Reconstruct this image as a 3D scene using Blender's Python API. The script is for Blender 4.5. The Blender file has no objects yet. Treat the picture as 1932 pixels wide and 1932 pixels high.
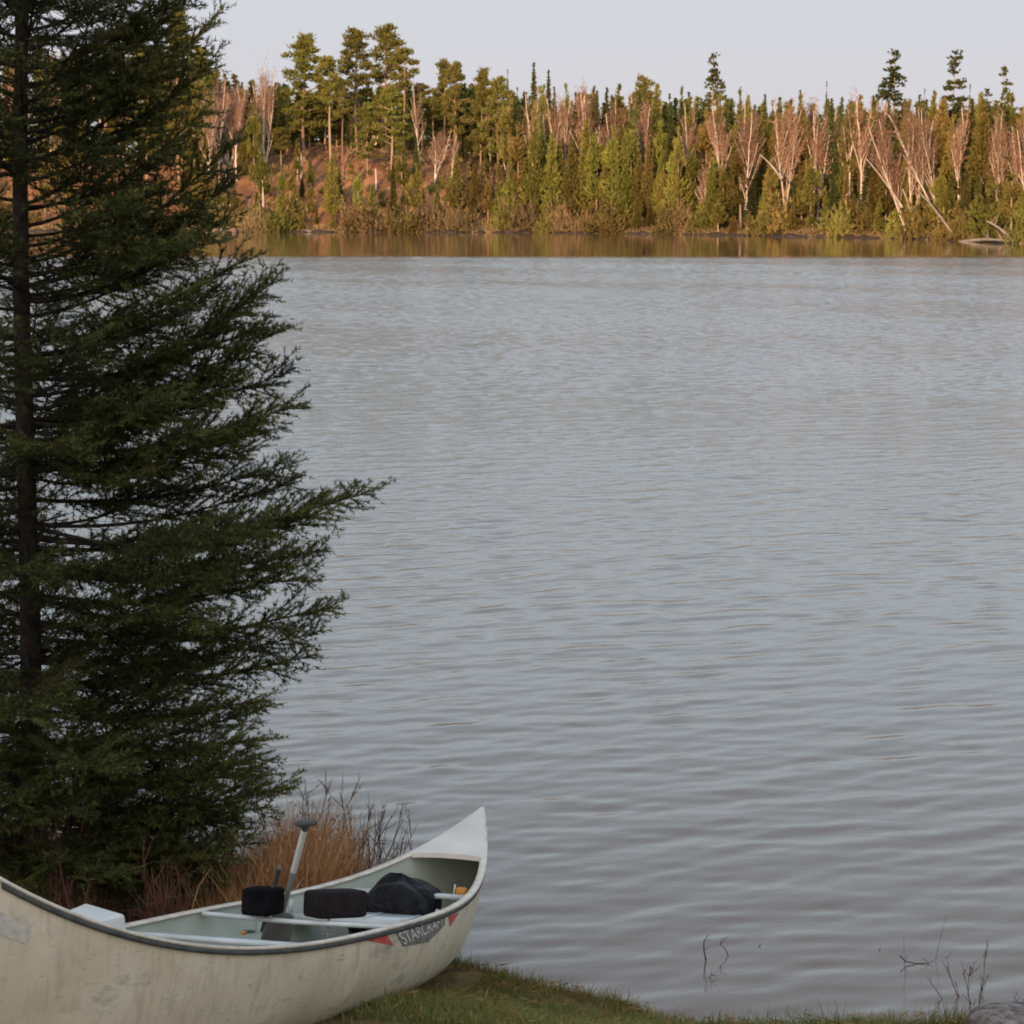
import bpy, math, random
import numpy as np
from mathutils import Vector, Matrix, Euler

SC = bpy.context.scene
COL = SC.collection
rnd = random.Random(7)
rng = np.random.default_rng(11)
PI = math.pi

# ------------------------------------------------------------------ camera, sky, sun, exposure
CAM_H = 3.5
PITCH = math.atan(900 / 6211)
cd = bpy.data.cameras.new('camera')
cam = bpy.data.objects.new('camera', cd)
COL.objects.link(cam)
cam.location = (0, 0, CAM_H)
cam.rotation_euler = (PI / 2 - PITCH, 0, 0)
cd.sensor_width = 36
cd.sensor_fit = 'HORIZONTAL'
cd.lens = 36 * 6211 / 3000
cd.clip_start = 0.1
cd.clip_end = 4000
cd.dof.use_dof = True
cd.dof.focus_distance = 14.0
cd.dof.aperture_fstop = 22.0
SC.camera = cam

SUN_EL = math.radians(7.5)
SUN_AZ = math.radians(200)      # compass angle the sun stands at (0 = ahead of the camera, clockwise)
world = bpy.data.worlds.new('World')
SC.world = world
world.use_nodes = True
nt = world.node_tree
nt.nodes.clear()
wo = nt.nodes.new('ShaderNodeOutputWorld')
bg = nt.nodes.new('ShaderNodeBackground')
sky = nt.nodes.new('ShaderNodeTexSky')
sky.sky_type = 'NISHITA'
sky.sun_disc = False
sky.sun_elevation = SUN_EL
sky.sun_rotation = SUN_AZ
sky.air_density = 1.0
sky.dust_density = 1.0
# a thin even veil of high cloud over the clear sky (pale at the horizon, bluer overhead)
tc = nt.nodes.new('ShaderNodeTexCoord')
sep = nt.nodes.new('ShaderNodeSeparateXYZ')
nt.links.new(tc.outputs['Generated'], sep.inputs[0])
ramp = nt.nodes.new('ShaderNodeValToRGB')
ramp.color_ramp.elements[0].position = 0.0
ramp.color_ramp.elements[0].color = (7.2, 6.7, 7.5, 1)
ramp.color_ramp.elements[1].position = 0.75
ramp.color_ramp.elements[1].color = (6.4, 8.3, 10.9, 1)
e = ramp.color_ramp.elements.new(0.105)
e.color = (6.85, 7.1, 7.9, 1)
e = ramp.color_ramp.elements.new(0.15)
e.color = (8.8, 10.7, 12.0, 1)
e = ramp.color_ramp.elements.new(0.30)
e.color = (8.1, 10.0, 11.8, 1)
nt.links.new(sep.outputs['Z'], ramp.inputs[0])
# the veil glows towards the low sun behind the camera
dotn = nt.nodes.new('ShaderNodeVectorMath')
dotn.operation = 'DOT_PRODUCT'
dotn.inputs[1].default_value = (math.sin(SUN_AZ), math.cos(SUN_AZ), 0.12)
nt.links.new(tc.outputs['Generated'], dotn.inputs[0])
gr = nt.nodes.new('ShaderNodeValToRGB')
gr.color_ramp.elements[0].position = 0.0
gr.color_ramp.elements[0].color = (0, 0, 0, 1)
gr.color_ramp.elements[1].position = 1.0
gr.color_ramp.elements[1].color = (12.5, 10.0, 7.6, 1)
nt.links.new(dotn.outputs['Value'], gr.inputs[0])
ad = nt.nodes.new('ShaderNodeMixRGB')
ad.blend_type = 'ADD'
ad.inputs[0].default_value = 1.0
nt.links.new(ramp.outputs[0], ad.inputs[1])
nt.links.new(gr.outputs[0], ad.inputs[2])
mx = nt.nodes.new('ShaderNodeMixRGB')
mx.inputs[0].default_value = 0.86
nt.links.new(sky.outputs[0], mx.inputs[1])
nt.links.new(ad.outputs[0], mx.inputs[2])
nt.links.new(mx.outputs[0], bg.inputs[0])
bg.inputs[1].default_value = 0.1
nt.links.new(bg.outputs[0], wo.inputs[0])

sd = bpy.data.lights.new('sun', 'SUN')
sd.energy = 4.8
sd.angle = math.radians(0.5)
sd.color = (1.0, 0.63, 0.34)
sun = bpy.data.objects.new('sun', sd)
COL.objects.link(sun)
sdir = Vector((math.sin(SUN_AZ) * math.cos(SUN_EL), math.cos(SUN_AZ) * math.cos(SUN_EL), math.sin(SUN_EL)))
sun.rotation_euler = sdir.to_track_quat('Z', 'Y').to_euler()
sun.location = (0, -20, 30)

SC.view_settings.view_transform = 'Standard'
SC.view_settings.look = 'None'
SC.view_settings.exposure = 0.0
SC.view_settings.gamma = 1.0
SC.view_settings.use_curve_mapping = False
SC.cycles.pixel_filter_type = 'BLACKMAN_HARRIS'
SC.cycles.filter_width = 1.9
SC.cycles.max_bounces = 6
SC.cycles.transparent_max_bounces = 8

cP, sP = math.cos(PITCH), math.sin(PITCH)


def pt(px, py, Y):
    """world point seen at (px, py) of a 1932-pixel picture, Y metres ahead"""
    X = (px - 966) / 4000.0
    Z = (966 - py) / 4000.0
    d = Vector((X, cP + Z * sP, -sP + Z * cP))
    return Vector((0, 0, CAM_H)) + d * (Y / d.y)


# ------------------------------------------------------------------ helpers
def tag(o, label=None, cat=None, group=None, kind=None):
    if label: o['label'] = label
    if cat: o['category'] = cat
    if group: o['group'] = group
    if kind: o['kind'] = kind
    return o


def empty(name, loc=(0, 0, 0), rot=(0, 0, 0)):
    o = bpy.data.objects.new(name, None)
    o.empty_display_size = 0.2
    COL.objects.link(o)
    o.location = loc
    o.rotation_euler = rot
    return o


def link(name, me, parent=None):
    o = bpy.data.objects.new(name, me)
    COL.objects.link(o)
    if parent: o.parent = parent
    return o


class Geo:
    """collects triangles and quads, with a per-vertex tint value"""
    def __init__(self):
        self.v, self.f, self.t, self.n = [], [], [], 0

    def add(self, v, f, tint=0.5):
        v = np.asarray(v, float).reshape(-1, 3)
        f = np.asarray(f, int)
        if f.shape[1] == 3: f = np.hstack([f, f[:, 2:3] * 0 - 1])
        t = np.asarray(tint, float)
        self.t.append(np.broadcast_to(t, (len(v),)).astype(float))
        self.v.append(v)
        g = f.copy()
        g[g >= 0] += self.n
        self.f.append(g)
        self.n += len(v)

    def mesh(self, name, mat, smooth=False):
        v = np.vstack(self.v)
        f = np.vstack(self.f)
        me = bpy.data.meshes.new(name)
        quad = f[:, 3] >= 0
        cnt = np.where(quad, 4, 3)
        loops = f.ravel()
        loops = loops[loops >= 0]
        me.vertices.add(len(v))
        me.vertices.foreach_set('co', v.ravel())
        me.loops.add(len(loops))
        me.loops.foreach_set('vertex_index', loops)
        me.polygons.add(len(f))
        st = np.concatenate([[0], np.cumsum(cnt)[:-1]])
        me.polygons.foreach_set('loop_start', st)
        me.polygons.foreach_set('loop_total', cnt)
        if smooth: me.polygons.foreach_set('use_smooth', np.ones(len(f), bool))
        at = me.attributes.new('tint', 'FLOAT', 'POINT')
        at.data.foreach_set('value', np.concatenate(self.t))
        me.update(calc_edges=True)
        me.validate()
        for m in (mat if isinstance(mat, (list, tuple)) else [mat]): me.materials.append(m)
        return me

    def build(self, name, mat, parent=None, smooth=False):
        return link(name, self.mesh(name, mat, smooth), parent)

    # ---- shapes
    def tube(self, pts, rad, k=6, tint=0.5, cap=True):
        pts = np.asarray(pts, float)
        n = len(pts)
        rad = np.broadcast_to(np.asarray(rad, float), (n,))
        d = np.gradient(pts, axis=0)
        d /= np.linalg.norm(d, axis=1)[:, None] + 1e-9
        up = np.array([0, 0, 1.0]) if abs(d[0][2]) < 0.9 else np.array([1.0, 0, 0])
        a = np.cross(d, up)
        a /= np.linalg.norm(a, axis=1)[:, None] + 1e-9
        b = np.cross(d, a)
        ang = np.arange(k) * 2 * PI / k
        ring = a[:, None] * np.cos(ang)[None, :, None] + b[:, None] * np.sin(ang)[None, :, None]
        V = (pts[:, None] + ring * rad[:, None, None]).reshape(-1, 3)
        i = np.arange(n - 1)[:, None] * k
        j = np.arange(k)[None]
        j2 = (j + 1) % k
        F = np.stack([i + j, i + j2, i + k + j2, i + k + j], -1).reshape(-1, 4)
        self.add(V, F, tint)
        if cap:
            for r, c in ((0, pts[0]), (n - 1, pts[-1])):
                vv = np.vstack([V[r * k:(r + 1) * k], c])
                ff = [[q, (q + 1) % k, k] for q in range(k)]
                self.add(vv, ff, tint)

    def box(self, c, s, rot=None, tint=0.5, taper=1.0):
        x, y, z = np.asarray(s, float) / 2
        v = np.array([[sx * x * (taper if sz > 0 else 1), sy * y * (taper if sz > 0 else 1), sz * z]
                      for sz in (-1, 1) for sy in (-1, 1) for sx in (-1, 1)])
        if rot is not None: v = v @ np.array(rot).T
        self.add(v + np.asarray(c), [[0, 2, 3, 1], [4, 5, 7, 6], [0, 1, 5, 4], [2, 6, 7, 3], [0, 4, 6, 2], [1, 3, 7, 5]], tint)

    def slivers(self, base, tip, width, tint=0.5):
        """one thin triangle per base -> tip pair"""
        base = np.asarray(base, float)
        tip = np.asarray(tip, float)
        d = tip - base
        s = np.cross(d, rng.normal(size=d.shape))
        s /= np.linalg.norm(s, axis=1)[:, None] + 1e-9
        w = np.broadcast_to(np.asarray(width, float), (len(base),))[:, None]
        V = np.stack([base - s * w / 2, base + s * w / 2, tip], 1).reshape(-1, 3)
        F = np.arange(len(V)).reshape(-1, 3)
        t = np.repeat(np.broadcast_to(np.asarray(tint, float), (len(base),)), 3)
        self.add(V, F, t)


def superbox(c, s, e=0.25, n=14, rot=None):
    """rounded box as a superellipsoid grid"""
    u = np.linspace(-PI / 2, PI / 2, n)
    w = np.linspace(-PI, PI, 2 * n, endpoint=False)
    f = lambda a, p: np.sign(a) * np.abs(a) ** p
    U, Wm = np.meshgrid(u, w, indexing='ij')
    V = np.stack([f(np.cos(U), e) * f(np.cos(Wm), e), f(np.cos(U), e) * f(np.sin(Wm), e), f(np.sin(U), e)], -1)
    V = V * np.asarray(s) / 2
    V = V.reshape(-1, 3)
    if rot is not None: V = V @ np.array(rot).T
    m = 2 * n
    i = np.arange(n - 1)[:, None] * m
    j = np.arange(m)[None]
    j2 = (j + 1) % m
    F = np.stack([i + j, i + j2, i + m + j2, i + m + j], -1).reshape(-1, 4)
    return V + np.asarray(c), F


# ------------------------------------------------------------------ materials
def material(name, c1, c2=None, rough=0.8, scale=3.0, spec=0.3, bump=0.0, bscale=20, tint=None,
             objvar=0.0, metal=0.0, coords='Object', detail=6, aniso=(1, 1, 1), trans=0.0, hue=0.06):
    m = bpy.data.materials.new(name)
    m.use_nodes = True
    n = m.node_tree.nodes
    L = m.node_tree.links
    b = n['Principled BSDF']
    b.inputs['Roughness'].default_value = rough
    b.inputs['Metallic'].default_value = metal
    b.inputs['Specular IOR Level'].default_value = spec
    t = n.new('ShaderNodeTexCoord')
    mp = n.new('ShaderNodeMapping')
    mp.inputs['Scale'].default_value = aniso
    L.new(t.outputs[coords], mp.inputs[0])
    c2 = c2 or c1
    no = n.new('ShaderNodeTexNoise')
    no.inputs['Scale'].default_value = scale
    no.inputs['Detail'].default_value = detail
    L.new(mp.outputs[0], no.inputs[0])
    r = n.new('ShaderNodeValToRGB')
    r.color_ramp.elements[0].position = 0.35
    r.color_ramp.elements[1].position = 0.65
    r.color_ramp.elements[0].color = (*c1, 1)
    r.color_ramp.elements[1].color = (*c2, 1)
    L.new(no.outputs[0], r.inputs[0])
    out = r.outputs[0]
    if tint:
        at = n.new('ShaderNodeAttribute')
        at.attribute_name = 'tint'
        rr = n.new('ShaderNodeValToRGB')
        k = len(tint)
        rr.color_ramp.elements[0].position = 0
        rr.color_ramp.elements[0].color = (*tint[0], 1)
        rr.color_ramp.elements[1].position = 1
        rr.color_ramp.elements[1].color = (*tint[-1], 1)
        for q in range(1, k - 1):
            ee = rr.color_ramp.elements.new(q / (k - 1))
            ee.color = (*tint[q], 1)
        L.new(at.outputs['Fac'], rr.inputs[0])
        mm = n.new('ShaderNodeMixRGB')
        mm.inputs[0].default_value = 0.6
        L.new(out, mm.inputs[1])
        L.new(rr.outputs[0], mm.inputs[2])
        out = mm.outputs[0]
    if objvar:
        oi = n.new('ShaderNodeObjectInfo')
        hs = n.new('ShaderNodeHueSaturation')
        m1 = n.new('ShaderNodeMapRange')
        m1.inputs[3].default_value = 0.5 - objvar * hue
        m1.inputs[4].default_value = 0.5 + objvar * hue * .7
        m2 = n.new('ShaderNodeMapRange')
        m2.inputs[3].default_value = 1 - objvar * 0.5
        m2.inputs[4].default_value = 1 + objvar * 0.6
        fr = n.new('ShaderNodeMath')
        fr.operation = 'MULTIPLY'
        fr.inputs[1].default_value = 7.31
        f2 = n.new('ShaderNodeMath')
        f2.operation = 'FRACT'
        L.new(oi.outputs['Random'], m1.inputs[0])
        L.new(oi.outputs['Random'], fr.inputs[0])
        L.new(fr.outputs[0], f2.inputs[0])
        L.new(f2.outputs[0], m2.inputs[0])
        L.new(m1.outputs[0], hs.inputs['Hue'])
        L.new(m2.outputs[0], hs.inputs['Value'])
        L.new(out, hs.inputs['Color'])
        out = hs.outputs[0]
    L.new(out, b.inputs['Base Color'])
    if bump:
        nb = n.new('ShaderNodeTexNoise')
        nb.inputs['Scale'].default_value = bscale
        nb.inputs['Detail'].default_value = 5
        L.new(mp.outputs[0], nb.inputs[0])
        bp = n.new('ShaderNodeBump')
        bp.inputs['Strength'].default_value = 1
        bp.inputs['Distance'].default_value = bump
        L.new(nb.outputs[0], bp.inputs['Height'])
        L.new(bp.outputs[0], b.inputs['Normal'])
    if trans:
        tr = n.new('ShaderNodeBsdfTranslucent')
        ms = n.new('ShaderNodeMixShader')
        ms.inputs[0].default_value = trans
        L.new(out, tr.inputs[0])
        L.new(b.outputs[0], ms.inputs[1])
        L.new(tr.outputs[0], ms.inputs[2])
        L.new(ms.outputs[0], n['Material Output'].inputs[0])
    return m


M = {}
M['spruce_needles'] = material('spruce_needles', (0.040, 0.050, 0.014), (0.062, 0.068, 0.018), 0.75, 2.5, 0.15,
                               tint=[(0.045, 0.028, 0.013), (0.042, 0.052, 0.015), (0.14, 0.13, 0.034)])
M['spruce_bark'] = material('spruce_bark', (0.022, 0.017, 0.014), (0.05, 0.038, 0.03), 0.95, 30, 0.1, bump=0.006, bscale=60)
M['twig_dark'] = material('twig_dark', (0.05, 0.03, 0.026), (0.09, 0.05, 0.04), 0.85, 5, 0.2)
M['twig_red'] = material('twig_red', (0.095, 0.040, 0.026), (0.16, 0.075, 0.045), 0.8, 4, 0.2, tint=[(0.07, 0.028, 0.022), (0.15, 0.065, 0.042), (0.28, 0.18, 0.13)])
M['dry_grass'] = material('dry_grass', (0.33, 0.145, 0.055), (0.46, 0.25, 0.11), 0.8, 2.5, 0.2, tint=[(0.13, 0.05, 0.025), (0.37, 0.17, 0.065), (0.64, 0.43, 0.24)], trans=0.2)
M['lawn_grass'] = material('lawn_grass', (0.10, 0.105, 0.025), (0.19, 0.16, 0.05), 0.7, 2.2, 0.2, tint=[(0.30, 0.15, 0.05), (0.13, 0.14, 0.03), (0.10, 0.15, 0.026), (0.30, 0.28, 0.10)], trans=0.25)
M['bank_soil'] = material('bank_soil', (0.10, 0.075, 0.035), (0.17, 0.11, 0.05), 0.95, 9, 0.1, bump=0.02, bscale=25)
M['far_soil'] = material('far_soil', (0.36, 0.165, 0.085), (0.15, 0.075, 0.042), 0.95, 0.22, 0.1, bump=0.15, bscale=1.2, detail=9)
M['cedar'] = material('cedar', (0.15, 0.145, 0.034), (0.26, 0.215, 0.055), 0.8, 0.5, 0.1, objvar=0.75, tint=[(0.06, 0.06, 0.018), (0.17, 0.16, 0.037), (0.30, 0.25, 0.075)], trans=0.15)
M['dark_conifer'] = material('dark_conifer', (0.07, 0.08, 0.026), (0.12, 0.12, 0.036), 0.8, 0.5, 0.1, objvar=0.7, tint=[(0.03, 0.04, 0.015), (0.07, 0.085, 0.026), (0.13, 0.135, 0.05)], trans=0.1)
M['pine'] = material('pine', (0.14, 0.145, 0.036), (0.24, 0.20, 0.048), 0.8, 0.4, 0.1, objvar=0.35, tint=[(0.07, 0.085, 0.024), (0.17, 0.165, 0.037), (0.29, 0.24, 0.055)], trans=0.1)
M['conifer_bark'] = material('conifer_bark', (0.28, 0.19, 0.12), (0.38, 0.27, 0.18), 0.9, 2, 0.1, objvar=0.5)
M['birch_bark'] = material('birch_bark', (0.62, 0.50, 0.40), (0.74, 0.64, 0.54), 0.8, 3, 0.2, objvar=0.35)
M['birch_twigs'] = material('birch_twigs', (0.24, 0.13, 0.075), (0.34, 0.20, 0.125), 0.85, 0.6, 0.1, objvar=0.4, hue=0.02, tint=[(0.14, 0.07, 0.04), (0.29, 0.155, 0.095), (0.46, 0.32, 0.23)])
M['brush'] = material('brush', (0.19, 0.14, 0.07), (0.28, 0.20, 0.10), 0.9, 0.7, 0.1, objvar=0.7, hue=0.02, tint=[(0.10, 0.06, 0.035), (0.22, 0.15, 0.07), (0.34, 0.24, 0.13)])
M['olive_brush'] = material('olive_brush', (0.17, 0.15, 0.04), (0.26, 0.21, 0.06), 0.9, 0.7, 0.1, objvar=0.7, tint=[(0.09, 0.08, 0.025), (0.19, 0.17, 0.045), (0.32, 0.27, 0.09)], trans=0.1)
M['far_rock'] = material('far_rock', (0.14, 0.10, 0.075), (0.25, 0.19, 0.14), 0.9, 0.8, 0.2, bump=0.05, bscale=3, objvar=0.4)
M['dead_wood'] = material('dead_wood', (0.30, 0.23, 0.17), (0.45, 0.36, 0.27), 0.9, 2, 0.1, objvar=0.3)
M['rock'] = material('rock', (0.08, 0.065, 0.06), (0.27, 0.225, 0.20), 0.9, 22, 0.2, bump=0.05, bscale=16, detail=9)

# ------------------------------------------------------------------ near bank
SHX = [-60, -8, -3.5, -2.2, -1.4, -0.8, -0.30, 0.1, 0.6, 1.2, 1.7, 2.1, 2.6, 4, 8, 60]
SHY = [30, 14, 12.1, 11.5, 11.0, 10.4, 9.66, 9.22, 8.84, 8.70, 8.72, 8.84, 8.9, 9.2, 10.2, 26]


def shore(x):
    return np.interp(x, SHX, SHY) + 0.05 * np.sin(np.asarray(x) * 5.1) + 0.03 * np.sin(np.asarray(x) * 13.3 + 1)


def ground_z(x, y):
    x = np.asarray(x, float)
    y = np.asarray(y, float)
    t = np.interp(x, [-.5, .1, .8, 4, 9], [9.10, 8.85, 8.50, 8.50, 8.8]) - y
    up = 0.33 * np.log1p(np.exp(np.clip(t * 8, -30, 30))) / 8
    up = np.where(t > 1.15, 0.3795 + 0.2415 * (t - 1.15), up)
    up = np.where(up > 1.7, 1.7 + (1 - np.exp(-(up - 1.7) * 1.2)) * 0.4, up)
    z = 0.030 + up + 0.012 * np.sin(x * 3.1 + y * 2) + 0.01 * np.sin(x * 7.7 - y * 5)
    d = y - shore(x)
    z = z - np.clip((d + 0.10) / 0.35, 0, 1) ** 1.2 * (z + 0.45) - np.clip(d - 0.25, 0, 30) * 0.12
    return z


def grid(xs, ys, zf, name, mat, smooth=True):
    X, Y = np.meshgrid(xs, ys)
    V = np.stack([X, Y, zf(X, Y)], -1).reshape(-1, 3)
    nx = len(xs)
    i = np.arange(len(ys) - 1)[:, None] * nx
    j = np.arange(nx - 1)[None]
    F = np.stack([i + j, i + j + 1, i + nx + j + 1, i + nx + j], -1).reshape(-1, 4)
    g = Geo()
    g.add(V, F)
    return g.build(name, mat, smooth=smooth)


xs = np.concatenate([np.linspace(-60, -5, 30, endpoint=False), np.linspace(-5, 5, 200, endpoint=False), np.linspace(5, 60, 30)])
ys = np.concatenate([np.linspace(-90, 2, 24, endpoint=False), np.linspace(2, 13, 180, endpoint=False), np.linspace(13, 34, 30)])
bank = grid(xs, ys, ground_z, 'ground', M['bank_soil'])
tag(bank, 'sloping grassy lake bank under the canoe', 'ground', kind='structure')

# ------------------------------------------------------------------ far shore terrain
DPX = [-900, -300, 0, 400, 900, 1050, 1300, 1500, 1700, 1800, 1932, 2300, 2900]
DD = [330, 300, 288, 276, 272, 268, 252, 236, 222, 208, 192, 178, 165]


def far_shore(px):
    return np.interp(px, DPX, DD)


def hill(px):
    return np.interp(px, [-900, 0, 420, 560, 800, 930, 1040, 1200, 1932, 2900], [10, 12, 12, 14, 14.5, 11, 7, 4, 3.0, 4])


def far_z(px, v):
    px = np.asarray(px, float)
    v = np.asarray(v, float)
    h = hill(px)
    k = 1 - np.exp(-np.clip(v - 2, 0, 999) / 16.0)
    z = -0.5 + np.clip(v / 1.2, 0, 1) * 0.72 + h * k * np.clip((v - 1) / 6, 0, 1)
    return z + 0.5 * np.sin(px * 0.021 + v * 0.3) * np.clip(v / 8, 0, 1)


g = Geo()
pxs = np.linspace(-900, 2900, 260)
vs = np.array([-3, 0, .6, 1.2, 2, 3, 4.5, 6, 8, 10, 13, 16, 20, 25, 30, 40, 60, 100, 200])
PX, VV = np.meshgrid(pxs, vs)
D = far_shore(PX) + VV + 0.6 * np.sin(PX * 0.05) + 0.4 * np.sin(PX * 0.13)
X = (PX - 966) / 4000 * D / cP
Z = far_z(PX, VV)
Z[-3:] = Z[-4] + 0.5
V = np.stack([X, D, Z], -1).reshape(-1, 3)
nx = len(pxs)
i = np.arange(len(vs) - 1)[:, None] * nx
j = np.arange(nx - 1)[None]
g.add(V, np.stack([i + j, i + j + 1, i + nx + j + 1, i + nx + j], -1).reshape(-1, 4))
tag(g.build('hillside', M['far_soil'], smooth=True), 'reddish wooded hillside across the lake', 'hillside', kind='structure')

# ------------------------------------------------------------------ lake
wm = bpy.data.materials.new('lake_water')
wm.use_nodes = True
n = wm.node_tree.nodes
L = wm.node_tree.links
b = n['Principled BSDF']
b.inputs['Base Color'].default_value = (0.130, 0.078, 0.046, 1)
b.inputs['Roughness'].default_value = 0.06
b.inputs['IOR'].default_value = 1.48
b.inputs['Specular IOR Level'].default_value = 0.5
geo = n.new('ShaderNodeNewGeometry')
sp = n.new('ShaderNodeSeparateXYZ')
L.new(geo.outputs['Position'], sp.inputs[0])


def noise(scale, asc, rotz, detail, rough=0.55, dist=0.0):
    m0 = n.new('ShaderNodeMapping')
    m0.inputs['Rotation'].default_value = (0, 0, math.radians(rotz))
    L.new(geo.outputs['Position'], m0.inputs[0])
    mp = n.new('ShaderNodeMapping')
    mp.inputs['Scale'].default_value = asc
    L.new(m0.outputs[0], mp.inputs[0])
    t = n.new('ShaderNodeTexNoise')
    t.inputs['Scale'].default_value = scale
    t.inputs['Detail'].default_value = detail
    t.inputs['Roughness'].default_value = rough
    t.inputs['Distortion'].default_value = dist
    L.new(mp.outputs[0], t.inputs[0])
    return t.outputs[0]


def math_node(op, a, bb):
    q = n.new('ShaderNodeMath')
    q.operation = op
    for k_, v_ in enumerate((a, bb)):
        if isinstance(v_, (int, float)): q.inputs[k_].default_value = v_
        else: L.new(v_, q.inputs[k_])
    return q.outputs[0]


def maprange(src, a0, a1, b0, b1):
    q = n.new('ShaderNodeMapRange')
    q.inputs[1].default_value, q.inputs[2].default_value = a0, a1
    q.inputs[3].default_value, q.inputs[4].default_value = b0, b1
    L.new(src, q.inputs[0])
    return q.outputs[0]


fine = noise(7.0, (0.8, 1.5, 1), -22, 4, 0.6)
# dead calm in the lee of the far shore
wob = noise(0.02, (1, 1, 1), 0, 2)
lee = math_node('ADD', sp.outputs['Y'], math_node('MULTIPLY', math_node('SUBTRACT', wob, 0.5), 8))
calm = maprange(lee, 139, 151, 1.0, 0.05)
finew = math_node('MULTIPLY', maprange(sp.outputs['Y'], 11, 60, 0.12, 1.0), 0.020)
h = math_node('MULTIPLY', math_node('MULTIPLY', fine, finew), calm)
bp = n.new('ShaderNodeBump')
bp.inputs['Strength'].default_value = 1.0
bp.inputs['Distance'].default_value = 1.0
L.new(h, bp.inputs['Height'])
L.new(bp.outputs[0], b.inputs['Normal'])
rgh = math_node('MULTIPLY', maprange(sp.outputs['Y'], 14, 80, 0.04, 0.10), maprange(lee, 139, 151, 1.0, 0.35))
L.new(rgh, b.inputs['Roughness'])

# real wavelets: a sum of small sine trains running on a light wind
UMAX = 0.50
us = np.linspace(-UMAX, UMAX, 540)
yv = [8.45]
while yv[-1] < 149: yv.append(yv[-1] + float(np.interp(yv[-1], [8, 25, 60, 149], [.028, .040, .065, .10])))
yv = np.array(yv)
U, Yw = np.meshgrid(us, yv)
Xw = U * Yw
Zw = np.zeros_like(Xw)
wr = np.random.default_rng(5)
NW_ = 64
lam = np.exp(wr.uniform(np.log(.15), np.log(.80), NW_))
for q in range(NW_):
    th_ = math.radians(90 + 19) + wr.normal() * (.40 if lam[q] < .6 else .22)
    k_ = 2 * PI / lam[q]
    slope = .0145 if lam[q] < .5 else .0105
    far_w = np.interp(Yw, [9, 16, 30, 70, 137], [.45, .75, 1.0, 1.45, 1.6]) if lam[q] < .4 else np.interp(Yw, [9, 20, 60], [.62, .70, .8])
    warp = .35 * np.sin(Xw * .31 + Yw * .17 + q) + .25 * np.sin(Xw * .9 - Yw * .4 + q * 2)
    grp = .55 + .45 * np.sin(Xw * wr.uniform(.2, .9) + Yw * wr.uniform(.2, .7) + wr.uniform(0, 6))
    Zw += slope / k_ * 1.414 * far_w * grp * np.sin(k_ * (Xw * math.cos(th_) + Yw * math.sin(th_) + warp * .3) + wr.uniform(0, 6.28))
gust = 1 + .35 * np.sin(Xw * .13 + Yw * .21) * np.sin(Yw * .11 - Xw * .05 + 1)
edge = np.clip((UMAX - np.abs(U)) / .03, 0, 1) * np.clip((Yw - 8.45) / .4, 0, 1)
leey = Yw + 1.5 * np.sin(Xw * .09) + .8 * np.sin(Xw * .31 + 1)
Zw *= gust * edge * np.clip((147.0 - leey) / 7.0, 0, 1)
g = Geo()
nx = len(us)
i = np.arange(len(yv) - 1)[:, None] * nx
j = np.arange(nx - 1)[None]
g.add(np.stack([Xw, Yw, Zw], -1).reshape(-1, 3), np.stack([i + j, i + j + 1, i + nx + j + 1, i + nx + j], -1).reshape(-1, 4))
y0_, y1_ = yv[0], yv[-1]
g.add([[-400, 5, 0], [-UMAX * y0_, 5, 0], [UMAX * y0_, 5, 0], [400, 5, 0],
       [-400, y1_, 0], [-UMAX * y1_, y1_, 0], [UMAX * y1_, y1_, 0], [400, y1_, 0],
       [-UMAX * y0_, y0_, 0], [UMAX * y0_, y0_, 0], [-400, 420, 0], [400, 420, 0], [-UMAX * y1_, 420, 0], [UMAX * y1_, 420, 0]],
      [[1, 2, 9, 8], [0, 1, 8, -1], [0, 8, 5, 4], [2, 3, 9, -1], [9, 3, 7, 6], [4, 5, 12, 10], [5, 6, 13, 12], [6, 7, 11, 13]])
tag(g.build('lake_water', wm, smooth=True), 'grey blue rippled lake', 'lake', kind='structure')

#==PART2==
# ------------------------------------------------------------------ far forest: prototypes
def nrm(a):
    return a / (np.linalg.norm(a, axis=-1, keepdims=True) + 1e-9)


def tufts(g, c, d, ln, wd, k, spread, tint):
    """k slivers at each point c, pointing along d with a spread"""
    c = np.repeat(c, k, 0)
    d = nrm(np.repeat(d, k, 0) + rng.normal(size=(len(c), 3)) * spread)
    l = ln * rng.uniform(0.6, 1.3, len(c))[:, None]
    g.slivers(c - d * l * 0.3, c + d * l * 0.7, wd * rng.uniform(0.7, 1.3, len(c)), np.repeat(tint, k))


def trunk_mesh(h, r, mat, bend=0.0, k=6, top=0.15):
    g = Geo()
    z = np.linspace(-0.6, h, 10)
    ph = rnd.uniform(0, 6.28)
    pts = np.stack([bend * np.sin(z / h * 2.2) * math.cos(ph), bend * np.sin(z / h * 2.2) * math.sin(ph), z], 1)
    g.tube(pts, np.interp(z, [-0.6, 0, h], [r * 1.25, r, r * top]), k)
    return g.mesh('trunk', mat, True)


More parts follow.
